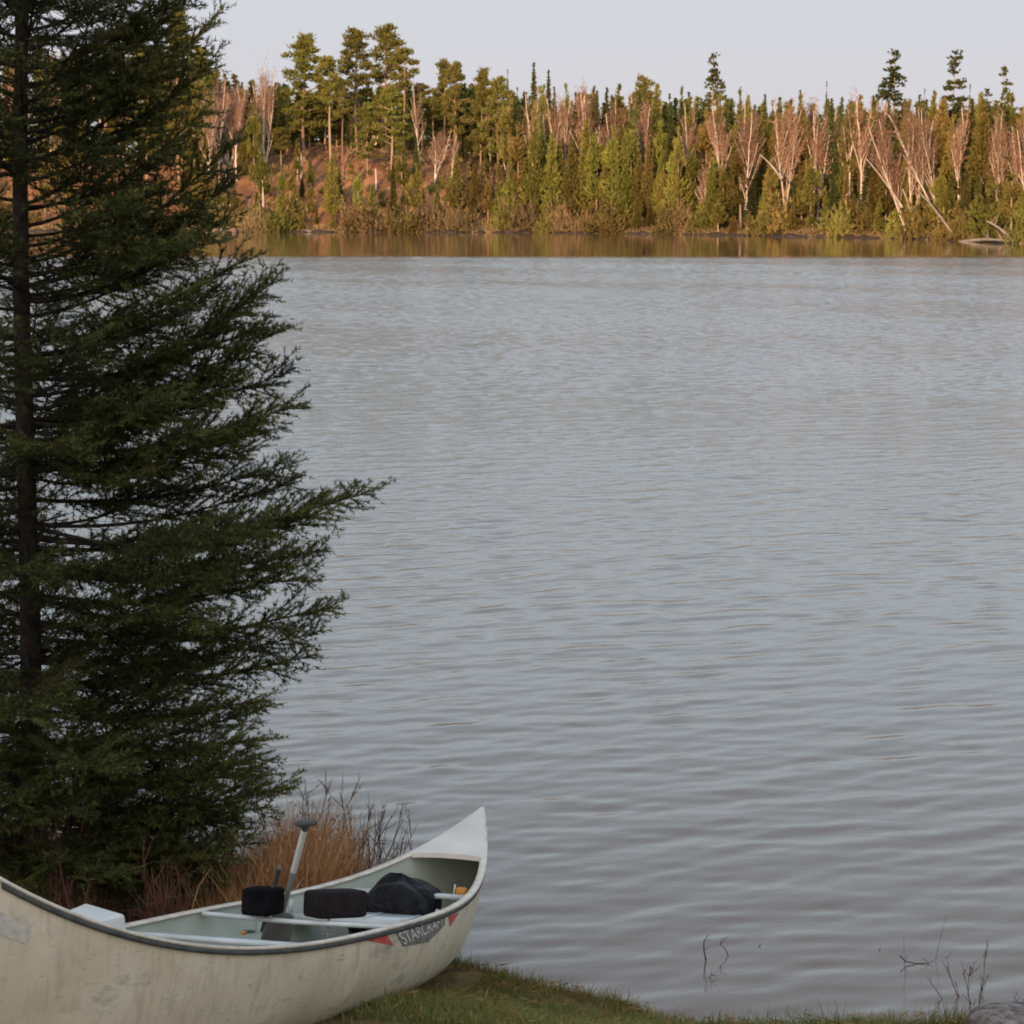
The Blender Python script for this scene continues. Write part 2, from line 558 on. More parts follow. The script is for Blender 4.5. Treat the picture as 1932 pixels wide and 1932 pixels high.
def conifer_proto(h, r, base, n, prof, up, layered, mat, sz=0.34, openness=0.0, spread=0.45):
    g = Geo()
    f = rng.uniform(0, 1, n * 3)
    keep = rng.uniform(0, 1, n * 3) < (prof(f) + 0.08)
    f = f[keep][:n]
    az = rng.uniform(0, 2 * PI, len(f))
    lump = 1 + 0.22 * np.sin(az * 2 + f * 9) + 0.16 * np.sin(az * 3 - f * 17 + 2) + 0.12 * np.sin(az * 5 + f * 31)
    if layered:
        ph = (f * layered + az * 0.12) % 1.0
        lump = lump * (0.62 + 0.5 * (1 - ph))
    lim = r * prof(f) * lump
    rad = lim * rng.uniform(0.02, 1, len(f)) ** 0.5
    z = base + f * (h - base)
    droop = -0.28 if not up else 0.12
    c = np.stack([rad * np.cos(az), rad * np.sin(az), z + droop * rad], 1)
    if openness:
        q = np.sin(c[:, 0] * 2.7 + 1) * np.sin(c[:, 1] * 2.3) + np.sin(c[:, 2] * 2.1 + c[:, 0])
        c = c[q > openness]
        az, rad, lim = az[q > openness], rad[q > openness], lim[q > openness]
    d = np.stack([np.cos(az), np.sin(az), np.full(len(az), 1.1 if up else 0.05)], 1)
    tint = np.clip(0.15 + 0.55 * rng.uniform(0, 1, len(az)) + 0.3 * (rng.uniform(0, 1, len(az)) > 0.8), 0, 1)
    tufts(g, c, d, sz, sz * 0.42, 3, spread, tint)
    # leader
    g.slivers([[0, 0, h - 0.9]] * 3, [[0, 0, h + 0.15]] * 3, 0.12, 0.4)
    return g.mesh('crown', mat)


def pine_proto(h, base, r, npad, mat):
    """irregular crown of separate needle pads at the ends of bare limbs"""
    g = Geo()
    gl = Geo()
    z = base + (h - base) * (np.linspace(0, 1, npad) ** 0.9)
    for q, zz in enumerate(z):
        f = (zz - base) / (h - base)
        L_ = r * (0.50 + 0.65 * math.sin(PI * min(1, f * 0.85 + 0.18))) * rnd.uniform(0.65, 1.1) * (1 - 0.55 * f ** 3)
        az = q * 2.4 + rnd.uniform(-.5, .5)
        e_ = np.array([L_ * math.cos(az), L_ * math.sin(az), zz + L_ * 0.22])
        gl.tube([[0, 0, zz - 0.2], e_ * [0.5, 0.5, 1] - [0, 0, 0.1], e_], [0.09, 0.06, 0.03], 4, cap=False)
        for w in range(rnd.randint(3, 5)):
            c0 = e_ * [1, 1, 1] * 1.0
            t_ = rnd.uniform(0.35, 1.05)
            c0 = np.array([e_[0] * t_, e_[1] * t_, zz + L_ * 0.22 * t_]) + rng.normal(size=3) * [0.35, 0.35, 0.22]
            m_ = rnd.randint(26, 44)
            p = nrm(rng.normal(size=(m_, 3))) * rng.uniform(0.2, 1, (m_, 1)) * [0.85, 0.85, 0.42] * rnd.uniform(0.7, 1.2)
            d = nrm(p + [0, 0, 0.5])
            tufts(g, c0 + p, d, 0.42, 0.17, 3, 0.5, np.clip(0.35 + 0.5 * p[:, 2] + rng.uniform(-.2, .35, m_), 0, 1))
    m_ = 120
    p = nrm(rng.normal(size=(m_, 3))) * rng.uniform(0.1, 1, (m_, 1)) * [0.8, 0.8, 1.2]
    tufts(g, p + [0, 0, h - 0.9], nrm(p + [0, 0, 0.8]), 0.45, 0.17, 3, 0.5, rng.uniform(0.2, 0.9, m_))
    return g.mesh('crown', mat), gl


def fir_top_proto(h, base, r, mat, sparse=0.0):
    """tall fir: separate storeys of short level boughs with sky between them"""
    g = Geo()
    z = h - 0.3
    while z > base:
        f = (h - z) / (h - base)
        R_ = r * (0.16 + 0.95 * f ** 0.75) if f < 0.62 else r * (0.95 - 0.75 * (f - 0.62))
        nb = rnd.randint(4, 6)
        for q in range(nb):
            if rnd.random() < sparse: continue
            az = rnd.uniform(0, 6.28)
            L_ = R_ * rnd.uniform(0.45, 1.25)
            t_ = np.linspace(0.2, 1, max(4, int(L_ * 14)))
            c = np.stack([L_ * t_ * math.cos(az), L_ * t_ * math.sin(az), z - 0.25 * L_ * t_ + 0.22 * L_ * t_ ** 2], 1)
            c = c + rng.normal(size=c.shape) * [0.10, 0.10, 0.09] + [0, 0, rnd.uniform(-.22, .22)]
            d = np.broadcast_to([math.cos(az), math.sin(az), 0.25], c.shape)
            tufts(g, c, d, 0.36, 0.17, 5, 0.7, rng.uniform(0.1, 0.8, len(c)))
        z -= rnd.uniform(0.34, 0.78) * (1 + sparse * 0.4)
    g.slivers([[0, 0, h - 0.9]] * 3, [[0, 0, h + 0.1]] * 3, 0.12, 0.4)
    return g.mesh('crown', mat)


def birch_proto(h, forks, spreadf, twigs=1.0, lean=0.0):
    gt, gc = Geo(), Geo()

    def stem(p, d, ln, r, depth):
        m_ = 7
        pts = [np.array(p, float)]
        dd = np.array(d, float)
        for q in range(m_):
            dd = nrm(dd + rng.normal(size=3) * [0.07, 0.07, 0.03] + [0, 0, 0.035])
            pts.append(pts[-1] + dd * ln / m_)
        pts = np.array(pts)
        rr = np.linspace(r, r * 0.45, m_ + 1)
        (gt if r > 0.035 else gc).tube(pts, rr, 5 if r > 0.05 else 3, 0.8, cap=False)
        return pts, rr, dd

    def twigsat(pts, n_, ln):
        i_ = rng.integers(1, len(pts), n_)
        c = pts[i_] + (pts[i_ - 1] - pts[i_]) * rng.uniform(0, 1, (n_, 1))
        d = nrm(rng.normal(size=(n_, 3)) * [.7, .7, 0.5] + [0, 0, 0.95])
        e_ = c + d * ln * rng.uniform(0.4, 1.2, (n_, 1))
        gc.slivers(c, e_, 0.050, rng.uniform(0, 0.9, n_))
        c2 = np.repeat(c + (e_ - c) * rng.uniform(0.2, 0.9, (n_, 1)), 3, 0)
        d2 = nrm(np.repeat(d, 3, 0) + rng.normal(size=(len(c2), 3)) * 0.6)
        gc.slivers(c2, c2 + d2 * ln * 0.5 * rng.uniform(0.4, 1, (len(c2), 1)), 0.034, rng.uniform(0, 1, len(c2)))

    for s_ in range(forks):
        az = rnd.uniform(0, 6.28) if forks < 3 else s_ * 6.28 / forks + rnd.uniform(-.4, .4)
        sp_ = spreadf * rnd.uniform(0.5, 1.1) if forks > 1 else 0.03
        d = nrm(np.array([math.cos(az) * sp_, math.sin(az) * sp_ * 0.5, 1.0]))
        pts, rr, dd = stem([0, 0, -0.5], d, h * rnd.uniform(0.55, 0.68), 0.15 if forks == 1 else 0.125, 0)
        for q in range(2, len(pts)):
            for w in range(1 if q < 4 else 3):
                if q < 4 and rnd.random() < 0.55: continue
                az2 = rnd.uniform(0, 6.28)
                d2 = nrm(np.array([math.cos(az2) * 0.40, math.sin(az2) * 0.40, 1.0]))
                p2, r2, _ = stem(pts[q], d2, h * rnd.uniform(0.16, 0.32), rr[q] * 0.55, 1)
                twigsat(p2, int(13 * twigs), h * 0.085)
                for u_ in range(2):
                    az3 = rnd.uniform(0, 6.28)
                    d3 = nrm(np.array([math.cos(az3) * 0.38, math.sin(az3) * 0.38, 1.0]))
                    p3, _, _ = stem(p2[rnd.randint(2, 5)], d3, h * rnd.uniform(0.1, 0.17), 0.028, 2)
                    twigsat(p3, int(9 * twigs), h * 0.075)
        p2, r2, _ = stem(pts[-1], nrm(dd + [0, 0, 0.4]), h * 0.34, rr[-1], 1)
        twigsat(p2, int(32 * twigs), h * 0.085)
    return gt.mesh('trunk', M['birch_bark'], True), gc.mesh('crown', M['birch_twigs'])


def shrub_proto(h, r, n_, mat, up=1.0, sz=0.34, w=0.1):
    g = Geo()
    m_ = n_
    p = nrm(rng.normal(size=(m_, 3))) * rng.uniform(0.15, 1, (m_, 1)) ** 0.5
    p[:, 2] = np.abs(p[:, 2])
    lump = 1 + 0.3 * np.sin(np.arctan2(p[:, 1], p[:, 0]) * 3 + p[:, 2] * 4)
    c = p * np.array([r, r, h]) * lump[:, None]
    d = nrm(p * [0.8, 0.8, 0.5] + [0, 0, up])
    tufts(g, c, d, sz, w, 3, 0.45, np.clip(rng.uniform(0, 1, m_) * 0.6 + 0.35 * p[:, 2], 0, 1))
    nst = 9
    for q in range(nst):
        az = rnd.uniform(0, 6.28)
        g.tube([[0, 0, -0.3], [r * .3 * math.cos(az), r * .3 * math.sin(az), h * .5], [r * .6 * math.cos(az), r * .6 * math.sin(az), h * .9]], [.05, .04, .015], 3, 0.3, cap=False)
    return g.mesh('foliage', mat)


pyr = lambda f: np.clip(1 - f, 0, 1) ** 0.75 * np.clip(0.35 + f * 5, 0, 1)
spire = lambda f: np.clip(1 - f, 0, 1) ** 0.9 * np.clip(0.5 + f * 4, 0, 1)
egg = lambda f: np.sin(np.clip(f * 0.86 + 0.14, 0, 1) * PI) ** 0.6 * (1 - 0.45 * f)

M['dark_soil'] = material('dark_soil', (0.035, 0.025, 0.018), (0.07, 0.048, 0.032), .8, .9, .2)
P = {}
P['cedar'] = [(trunk_mesh(h_ * .9, .13, M['conifer_bark'], .1), conifer_proto(h_, r_, b_, n_, pr_, True, 0, M['cedar'], .40, op_, .42), h_)
              for h_, r_, b_, n_, pr_, op_ in ((9, 1.25, 1.0, 1300, pyr, 0), (9, 1.1, 2.2, 1100, egg, -.6), (9, 1.5, .6, 1400, pyr, -.7),
                                               (9, .85, 1.6, 900, spire, -.9), (9, 1.25, 3.0, 1000, egg, -.6))]
P['spruce'] = [(trunk_mesh(h_ * .95, .12, M['conifer_bark'], .05), conifer_proto(h_, r_, b_, n_, pr_, False, lay, M['dark_conifer'], .36, op_, .4), h_)
               for h_, r_, b_, n_, pr_, lay, op_ in ((12, 1.35, 1.0, 1700, spire, 15, 0), (12, 1.05, 1.8, 1400, spire, 18, 0), (12, .75, 2.5, 1100, spire, 20, -.9), (12, 1.6, 1.2, 1700, pyr, 13, -.8))]
P['pine'] = []
for h_, b_, r_, np_ in ((14, 6.5, 2.3, 17), (14, 5.2, 2.7, 22), (14, 8.2, 2.0, 12), (14, 3.6, 2.3, 24)):
    cm, gl = pine_proto(h_, b_, r_, np_, M['pine'])
    z_ = np.linspace(-.6, h_ - .3, 9)
    gl.tube(np.stack([.14 * np.sin(z_ * .4), .1 * np.cos(z_ * .33), z_], 1), np.interp(z_, [-.6, h_], [.2, .05]), 6)
    P['pine'].append((gl.mesh('trunk', M['conifer_bark'], True), cm, h_))
P['fir'] = [(trunk_mesh(h_ - .3, .15, M['conifer_bark'], .08), fir_top_proto(h_, b_, r_, M['dark_conifer'], s_), h_)
            for h_, b_, r_, s_ in ((15, 6, 1.75, 0.05), (15, 7, 1.6, 0.25), (15, 9, 1.3, 0.5))]
P['birch'] = [(*birch_proto(11, f_, s_, t_), 11) for f_, s_, t_ in ((1, 0, 1), (2, .24, 1), (3, .30, .8), (1, 0, 1.3), (2, .14, 1.1), (3, .22, .7))]
P['brush'] = [(None, shrub_proto(2.2, 1.6, 420, M['brush'], 1.2, .55, .06), 2.2), (None, shrub_proto(2.0, 2.0, 460, M['brush'], .7, .5, .07), 2.0)]
P['olive'] = [(None, shrub_proto(2.2, 1.5, 460, M['olive_brush'], .9, .42, .13), 2.2), (None, shrub_proto(2.6, 1.3, 460, M['olive_brush'], 1.1, .42, .12), 2.6)]

KIND = {'cedar': ('cedar_tree', 'cedar tree', 'green cedar'), 'spruce': ('spruce_tree', 'spruce tree', 'dark spruce'),
        'pine': ('pine_tree', 'pine tree', 'open-crowned pine'), 'fir': ('fir_tree', 'fir tree', 'tall fir with level boughs'),
        'birch': ('birch_tree', 'birch tree', 'bare pinkish birch'), 'brush': ('bare_bush', 'bush', 'bare tan bush'),
        'olive': ('green_bush', 'bush', 'olive green bush')}
ZONES = [(390, 'seen through the big near spruce'), (480, 'by the near spruce branch tips'),
         (560, 'among birches by the stout pine'), (640, 'around the stout pine above the red slope'),
         (730, 'under the cluster of tall pines'), (810, 'at the far edge of the tall pines'),
         (900, 'below the twin-topped pine'), (990, 'between twin-topped pine and pale spires'),
         (1070, 'around the two pale spires'), (1160, 'by the birch with hooked white limbs'),
         (1260, 'in the even stand of dense cedars'), (1380, 'below the pale-topped fir'),
         (1480, 'around the forked white birch'), (1600, 'before the first skyline fir'),
         (1720, 'below the first skyline fir'), (1820, 'below the second skyline fir'),
         (1900, 'around the thin ragged fir'), (9999, 'above the driftwood point')]


def zone(px):
    for lim_, s_ in ZONES:
        if px < lim_: return s_


placed = []
protos_used = {}


def plant(kind, px, v, top, wid=1.0, var=None, label=None, lean=0.0, row='', hmin=1.0):
    """one far tree: stands v metres behind the shoreline on the ray of column px, as tall as its top row says"""
    D_ = far_shore(px) + v
    x_ = (px - 966) / 4000 * D_ / cP
    z_ = float(far_z(px, v)) - 0.1
    h_ = max(hmin, pt(px, top, D_).z - z_)
    lst = P[kind]
    var = rnd.randrange(len(lst)) if var is None else var
    tm, cm, h0 = lst[var]
    s_ = h_ / h0
    nm, cat, desc = KIND[kind]
    wf = wid * min(1.0 / s_ ** 0.35, 1.7)
    if tm is None:
        o = link(nm, cm)
    else:
        o = empty(nm)
    o.location = (x_, D_, z_)
    o.rotation_euler = (rnd.uniform(-.02, .02), lean, 0) if lean else (0, 0, rnd.uniform(0, 6.28))
    o.scale = (s_ * wf, s_ * wf, s_)
    if tm is not None:
        link('trunk', tm, o)
        link('crown', cm, o)
    if not label:
        size = 'short' if h_ < 5 else 'middling' if h_ < 9 else 'tall'
        if kind in ('brush', 'olive'): size = 'small' if h_ < 1.6 else 'spreading'
        label = f'{size} {desc} {row} {zone(px)}'
    tag(o, label, cat, {'cedar': 'cedars on the far shore', 'spruce': 'spruces on the far shore', 'pine': 'pines on the far shore',
                        'fir': 'firs on the far skyline', 'birch': 'birches on the far shore', 'brush': 'bare bushes on the far shore',
                        'olive': 'green bushes on the far shore'}[kind])
    placed.append((px, top))
    return o


# ---- trees one can pick out
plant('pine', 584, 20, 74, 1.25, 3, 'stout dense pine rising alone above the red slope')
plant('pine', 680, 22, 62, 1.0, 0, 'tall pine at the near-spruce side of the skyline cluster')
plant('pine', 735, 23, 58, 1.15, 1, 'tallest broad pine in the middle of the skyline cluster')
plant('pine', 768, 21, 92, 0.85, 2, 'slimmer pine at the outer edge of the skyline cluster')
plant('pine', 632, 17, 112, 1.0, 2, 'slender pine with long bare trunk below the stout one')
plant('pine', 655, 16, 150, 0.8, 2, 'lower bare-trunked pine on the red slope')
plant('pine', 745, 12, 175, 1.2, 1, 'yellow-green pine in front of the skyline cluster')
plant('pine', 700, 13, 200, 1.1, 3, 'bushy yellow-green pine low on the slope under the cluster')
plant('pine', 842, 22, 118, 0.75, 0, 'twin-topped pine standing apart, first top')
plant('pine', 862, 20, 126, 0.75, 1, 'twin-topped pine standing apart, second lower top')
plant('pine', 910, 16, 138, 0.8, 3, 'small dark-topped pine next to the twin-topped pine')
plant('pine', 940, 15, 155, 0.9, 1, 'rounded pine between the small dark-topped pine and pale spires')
plant('pine', 352, 16, 22, 0.9, 3, 'tall pine poking up behind the near spruce branches')
plant('pine', 395, 14, 95, 0.8, 0, 'shorter pine showing between near spruce branch tips')
plant('spruce', 1006, 18, 118, 0.95, 1, 'pale narrow spire, taller of two above birches')
plant('spruce', 1033, 18, 132, 0.85, 1, 'pale narrow spire, shorter of two above birches')
plant('spruce', 958, 22, 130, 0.5, 2, 'thin dead-looking spire rising before the two pale spires')
plant('cedar', 1232, 16, 158, 1.0, 0, 'pointed orange-green cedar topping the dense stand')
plant('pine', 1208, 18, 152, 0.6, 0, 'small round-topped pine behind the pointed orange-green cedar')
plant('spruce', 1140, 16, 165, 0.9, 0, 'dark pointed spruce topping the cedar stand')
plant('fir', 1335, 20, 98, 0.95, 0, 'pale-topped fir standing well above the cedars')
plant('fir', 1666, 20, 91, 1.15, 0, 'first skyline fir, densest, with full level boughs')
plant('fir', 1778, 20, 92, 1.1, 1, 'second skyline fir, thinner lower boughs')
plant('fir', 1869, 18, 123, 0.85, 2, 'thin ragged fir bent at the top')
plant('fir', 1838, 22, 165, 0.8, 2, 'short ragged fir beside the thin bent one')
plant('spruce', 1543, 22, 152, 0.35, 2, 'needle-thin black spire over the pink birches')
plant('spruce', 1495, 22, 170, 0.7, 1, 'small black-green spire before the needle-thin one')
plant('spruce', 1723, 22, 166, 0.4, 2, 'needle-thin spire between the two skyline firs')
plant('spruce', 1806, 22, 158, 0.45, 2, 'thin dark spire close behind the second skyline fir')
for a_ in ((1010, 6, 150, 0, .9, 0, 'white birch trunk under the taller pale spire'),
           (1060, 9, 165, 4, 1, 0.05, 'pink birch just behind the shorter pale spire'),
           (1108, 10, 150, 5, 1.2, 0, 'wide birch with hooked white limbs'),
           (1090, 12, 160, 2, 1, 0, 'pink birch crowding the hooked-limb birch'),
           (1300, 8, 175, 0, .8, 0, 'single slim birch left of the pale-topped fir'),
           (1402, 5, 178, 1, 1.2, 0, 'forked white birch like a letter Y'),
           (1352, 8, 165, 3, 1, 0, 'bright pink birch beneath the pale-topped fir'),
           (1470, 7, 180, 4, 1.1, 0.12, 'birch tilted towards the skyline firs'),
           (1520, 9, 185, 0, 1, 0.1, 'tilted slim birch beside the needle-thin spire'),
           (1585, 10, 140, 3, .8, 0, 'tallest thin birch between needle spire and first skyline fir'),
           (1612, 7, 165, 0, 1, 0.04, 'straight white birch before the first skyline fir'),
           (1700, 3, 195, 2, 1.1, -.12, 'three-stemmed birch leaning out low by the shore'),
           (1712, 4, 190, 1, 1, 0.05, 'white two-stemmed birch behind the three-stemmed one'),
           (1758, 6, 175, 4, 1.2, -.2, 'birch leaning away from the driftwood point'),
           (1795, 7, 170, 3, 1, 0, 'pink birch under the second skyline fir'),
           (1868, 6, 200, 5, .9, 0, 'bushy-topped white birch under the thin ragged fir'),
           (1925, 8, 195, 3, .9, 0, 'pink birch by the frame above the driftwood'),
           (510, 14, 100, 1, .7, 0, 'tall faint birch top beside the stout pine'),
           (425, 10, 120, 3, .9, 0, 'pink birch right at the near spruce branch tips'),
           (460, 12, 150, 1, 1.1, 0, 'forked birch between near spruce and stout pine'),
           (798, 12, 150, 0, .8, 0, 'slim birch at the outer side of the pine cluster'),
           (400, 8, 150, 0, 1, 0, 'white birch trunk peeping past the near spruce')):
    plant('birch', a_[0], a_[1], a_[2], a_[4] * .85, a_[3], a_[6], a_[5])

# ---- the filling rows
CTX = [0, 250, 400, 480, 560, 650, 760, 820, 900, 960, 1050, 1200, 1300, 1400, 1600, 1800, 1932, 2200]
CTY = [95, 85, 105, 145, 155, 160, 160, 160, 155, 166, 170, 172, 178, 184, 186, 184, 195, 198]


def canopy(px):
    return float(np.interp(px, CTX, CTY))


def row(px0, px1, step, v, mix, dtop, row_name, wid=(0.85, 1.2)):
    px = px0
    while px < px1:
        v_ = v + rnd.uniform(-1.8, 1.8)
        k_ = rnd.choices(list(mix), list(mix.values()))[0]
        plant(k_, px + rnd.uniform(-step * .35, step * .35), v_, dtop(px), rnd.uniform(*wid), row=row_name)
        px += step * rnd.uniform(0.75, 1.25) * (1.9 if px < 330 or px > 1960 else 1)


# slope on the knoll side
row(-60, 560, 24, 22, {'birch': 5, 'spruce': 3, 'pine': 1}, lambda p: canopy(p) + rnd.uniform(-12, 25), 'on the crest')
row(560, 960, 22, 24, {'spruce': 4, 'pine': 2, 'birch': 1}, lambda p: canopy(p) + rnd.uniform(0, 35), 'on the crest')
row(-60, 500, 26, 12, {'birch': 2, 'cedar': 4, 'pine': 1}, lambda p: canopy(p) + rnd.uniform(40, 120), 'halfway up')
row(480, 960, 29, 11, {'cedar': 6, 'pine': 1, 'birch': 1, 'spruce': 1}, lambda p: rnd.uniform(230, 325), 'halfway up')
row(-60, 960, 21, 5, {'cedar': 7, 'birch': 1, 'spruce': 1}, lambda p: rnd.uniform(290, 375), 'near the water', (0.8, 1.2))
# flatter woods
row(960, 2080, 16, 19, {'spruce': 4, 'cedar': 5, 'birch': 3}, lambda p: canopy(p) + rnd.uniform(-14, 24), 'in the back row', (0.8, 1.1))
row(960, 2080, 14, 12, {'birch': 3, 'cedar': 8, 'spruce': 4}, lambda p: canopy(p) + rnd.uniform(-6, 55), 'in the middle row', (0.9, 1.25))
row(960, 1340, 15, 5, {'cedar': 9, 'birch': 1}, lambda p: rnd.uniform(215, 330), 'in the front row', (0.85, 1.2))
row(1340, 2080, 17, 5, {'cedar': 7, 'spruce': 3}, lambda p: rnd.uniform(265, 370), 'in the front row', (1.0, 1.35))
# low growth along the water
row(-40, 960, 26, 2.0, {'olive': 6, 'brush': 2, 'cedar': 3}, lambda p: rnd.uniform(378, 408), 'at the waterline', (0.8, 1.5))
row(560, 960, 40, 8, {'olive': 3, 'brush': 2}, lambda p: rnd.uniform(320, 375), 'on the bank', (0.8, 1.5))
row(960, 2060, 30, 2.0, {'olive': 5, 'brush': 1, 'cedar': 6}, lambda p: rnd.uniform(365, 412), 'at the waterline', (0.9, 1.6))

# the wood going on behind, one mass
g = Geo()
for q in range(420):
    px = rnd.uniform(-500, 2500)
    v_ = rnd.uniform(26, 50)
    D_ = far_shore(px) + v_
    x_ = (px - 966) / 4000 * D_ / cP
    z_ = float(far_z(px, v_))
    top = pt(px, canopy(px) + rnd.uniform(2, 34), D_).z
    h_ = max(4, top - z_)
    m_ = 190
    f_ = rng.uniform(0, 1, m_) ** 0.9
    az = rng.uniform(0, 6.28, m_)
    r_ = 1.7 * (1 - f_) ** 0.7 * rng.uniform(0.3, 1, m_)
    c = np.stack([x_ + r_ * np.cos(az), D_ + r_ * np.sin(az), z_ + f_ * h_], 1)
    tufts(g, c, np.stack([np.cos(az), np.sin(az), az * 0 + .3], 1), 0.75, 0.4, 3, 0.4, rng.uniform(0, 0.8, m_))
    g.tube([[x_, D_, z_ - .5], [x_, D_, z_ + h_ * .97]], [.14, .04], 4, 0.3)
tag(g.build('forest', M['pine']), 'dense mixed wood going on behind the shore trees', 'forest', kind='stuff')

# dark strip laid along the line where the bank meets the water
g = Geo()
pm = np.linspace(-300, 2500, 400)
dm = far_shore(pm) + 0.6 * np.sin(pm * 0.05) + 0.4 * np.sin(pm * 0.13)
rws = []
for dv, zz in ((-.35, -.2), (-.3, .03), (.15, .16), (1.3, .30)):
    dd_ = dm + dv + .12 * np.sin(pm * .31)
    rws.append(np.stack([(pm - 966) / 4000 * dd_ / cP, dd_, zz + .1 * np.sin(pm * .23) * (zz > 0)], 1))
V_ = np.vstack(rws)
i = np.arange(3)[:, None] * 400
j = np.arange(399)[None]
g.add(V_, np.stack([i + j, i + j + 1, i + 401 + j, i + 400 + j], -1).reshape(-1, 4))
tag(g.build('bank_margin', M['dark_soil'], smooth=True), 'dark edge of the far bank', 'mud', kind='structure')

# rough undergrowth over the slope
g = Geo()
m_ = 20000
px_ = rng.uniform(-200, 2300, m_)
v_ = .4 + rng.uniform(0, 1, m_) ** 1.8 * 27
D_ = far_shore(px_) + v_
x_ = (px_ - 966) / 4000 * D_ / cP
kp = (px_ > 960) | (px_ < 430) | (v_ < 3) | (rng.uniform(0, 1, m_) < .6)
px_, v_, D_, x_ = px_[kp], v_[kp], D_[kp], x_[kp]
c = np.stack([x_, D_, far_z(px_, v_) + .1], 1)
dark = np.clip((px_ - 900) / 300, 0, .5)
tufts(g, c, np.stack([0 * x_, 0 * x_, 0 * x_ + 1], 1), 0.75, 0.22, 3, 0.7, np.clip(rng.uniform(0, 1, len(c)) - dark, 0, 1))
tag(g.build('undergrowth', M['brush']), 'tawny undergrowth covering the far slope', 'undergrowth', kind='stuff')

# shore rocks, driftwood, fallen trunks
rockm = []
for q in range(3):
    V_, F_ = superbox((0, 0, 0), (1, 1, 1), 0.55, 10)
    V_ = V_ * (1 + 0.22 * np.sin(V_[:, [1, 2, 0]] * 5 + q * 2) + 0.1 * np.sin(V_[:, [2, 0, 1]] * 11 + q))
    g = Geo()
    g.add(V_, F_)
    rockm.append(g.mesh('rock', M['far_rock'], True))
for px, w_, h_ in ((425, 1.6, .6), (450, 1.3, .8), (585, 1.4, .4), (965, 1.3, .4), (1885, 1.6, .5), (1915, 2.0, .5)):
    D_ = far_shore(px) + 0.3
    o = link('boulder', rnd.choice(rockm))
    o.location = ((px - 966) / 4000 * D_ / cP, D_, 0.12)
    o.scale = (w_, 1.0, h_)
    o.rotation_euler = (0, 0, rnd.uniform(-.3, .3))
    tag(o, 'pale boulder at the far waterline ' + zone(px), 'boulder', 'boulders along the far waterline')


def log(px0, py0, px1, py1, v0, v1, r, label, name='fallen_trunk', cat='fallen trunk', limbs=3):
    a = pt(px0, py0, far_shore(px0) + v0)
    c = pt(px1, py1, far_shore(px1) + v1)
    g = Geo()
    a_, c_ = np.array(a), np.array(c)
    t_ = np.linspace(0, 1, 8)[:, None]
    P_ = a_ + (c_ - a_) * t_ + np.stack([0 * t_[:, 0], 0 * t_[:, 0], .25 * np.sin(t_[:, 0] * 3)], 1)
    g.tube(P_, np.linspace(r, r * .35, 8), 6)
    for q in range(limbs):
        p0 = P_[rnd.randint(3, 6)]
        g.tube([p0, p0 + rng.normal(size=3) * [.8, .8, .3] + [0, 0, .8]], [r * .35, .02], 4)
    o = g.build(name, M['dead_wood'], smooth=True)
    tag(o, label, cat, 'fallen trunks on the far shore')


log(1812, 458, 1905, 456, -.8, -1.6, .22, 'driftwood log lying at the water edge of the point', 'driftwood', 'driftwood')
log(1915, 459, 1862, 418, 0, -.5, .2, 'pale broken trunk slanting down to the driftwood point')
log(1800, 445, 1728, 356, 1, 0, .14, 'long grey trunk slanting into the water beside the point')
log(1703, 392, 1634, 300, 1.5, 1, .16, 'pale trunk leaning steeply off the three-stemmed birch', limbs=1)
log(1475, 338, 1433, 292, 2, 1.5, .13, 'short pale leaning trunk above the forked birch foot', limbs=1)
for px, top, v_ in ((1588, 325, 8), (577, 290, 12), (505, 340, 5), (714, 318, 9), (1160, 300, 4)):
    D_ = far_shore(px) + v_
    x_ = (px - 966) / 4000 * D_ / cP
    z_ = float(far_z(px, v_))
    g = Geo()
    hh = pt(px, top, D_).z - z_
    g.tube([[0, 0, -.4], [.1, 0, hh * .5], [.05, 0, hh]], [.15, .12, .06], 6)
    o = g.build('tree_stub', M['birch_bark'], smooth=True)
    o.location = (x_, D_, z_)
    tag(o, 'broken bare white trunk ' + zone(px), 'dead tree', 'broken white trunks')
print('far things', len(placed))

# ------------------------------------------------------------------ the big near spruce
SP_Y = 9.75
SPX = pt(46, 1600, SP_Y).x
SPB = float(ground_z(SPX, SP_Y))
SP_H = 7.6
LEAN = 0.030
# reach (metres) of the boughs by height above the water, as their tips stand in the air
tipz, tipr = [], []
for py_, px_ in ((1625, 400), (1560, 505), (1450, 560), (1290, 520), (1235, 598), (1120, 640), (1020, 625), (935, 700), (830, 500), (740, 590), (610, 540),
                 (515, 535), (400, 440), (300, 440), (150, 425), (40, 428)):
    p_ = pt(px_, py_, SP_Y)
    tipz.append(p_.z)
    tipr.append(p_.x - SPX - LEAN * (p_.z - SPB))
tipz += [5.6, 6.6, SP_H + SPB]
tipr += [0.72, 0.40, 0.03]
tipz[0:0] = [SPB + 0.1]
tipr[0:0] = [0.75]


def reach(z):
    return float(np.interp(z, tipz, tipr))


sp_root = empty('spruce_tree', (SPX, SP_Y, SPB), (0, LEAN, 0))
tag(sp_root, 'big dark green spruce standing on the bank behind the canoe', 'spruce tree')
g = Geo()
z_ = np.linspace(-0.3, SP_H, 26)
g.tube(np.stack([0.02 * np.sin(z_ * 1.3), 0.02 * np.cos(z_ * 1.1), z_], 1), np.interp(z_, [-.3, 0.1, 2.5, SP_H], [.078, .058, .043, .005]), 12)
g.build('trunk', M['spruce_bark'], sp_root, True)

gb, gn = Geo(), Geo()
NB, NT, NW, NTI = [], [], [], []


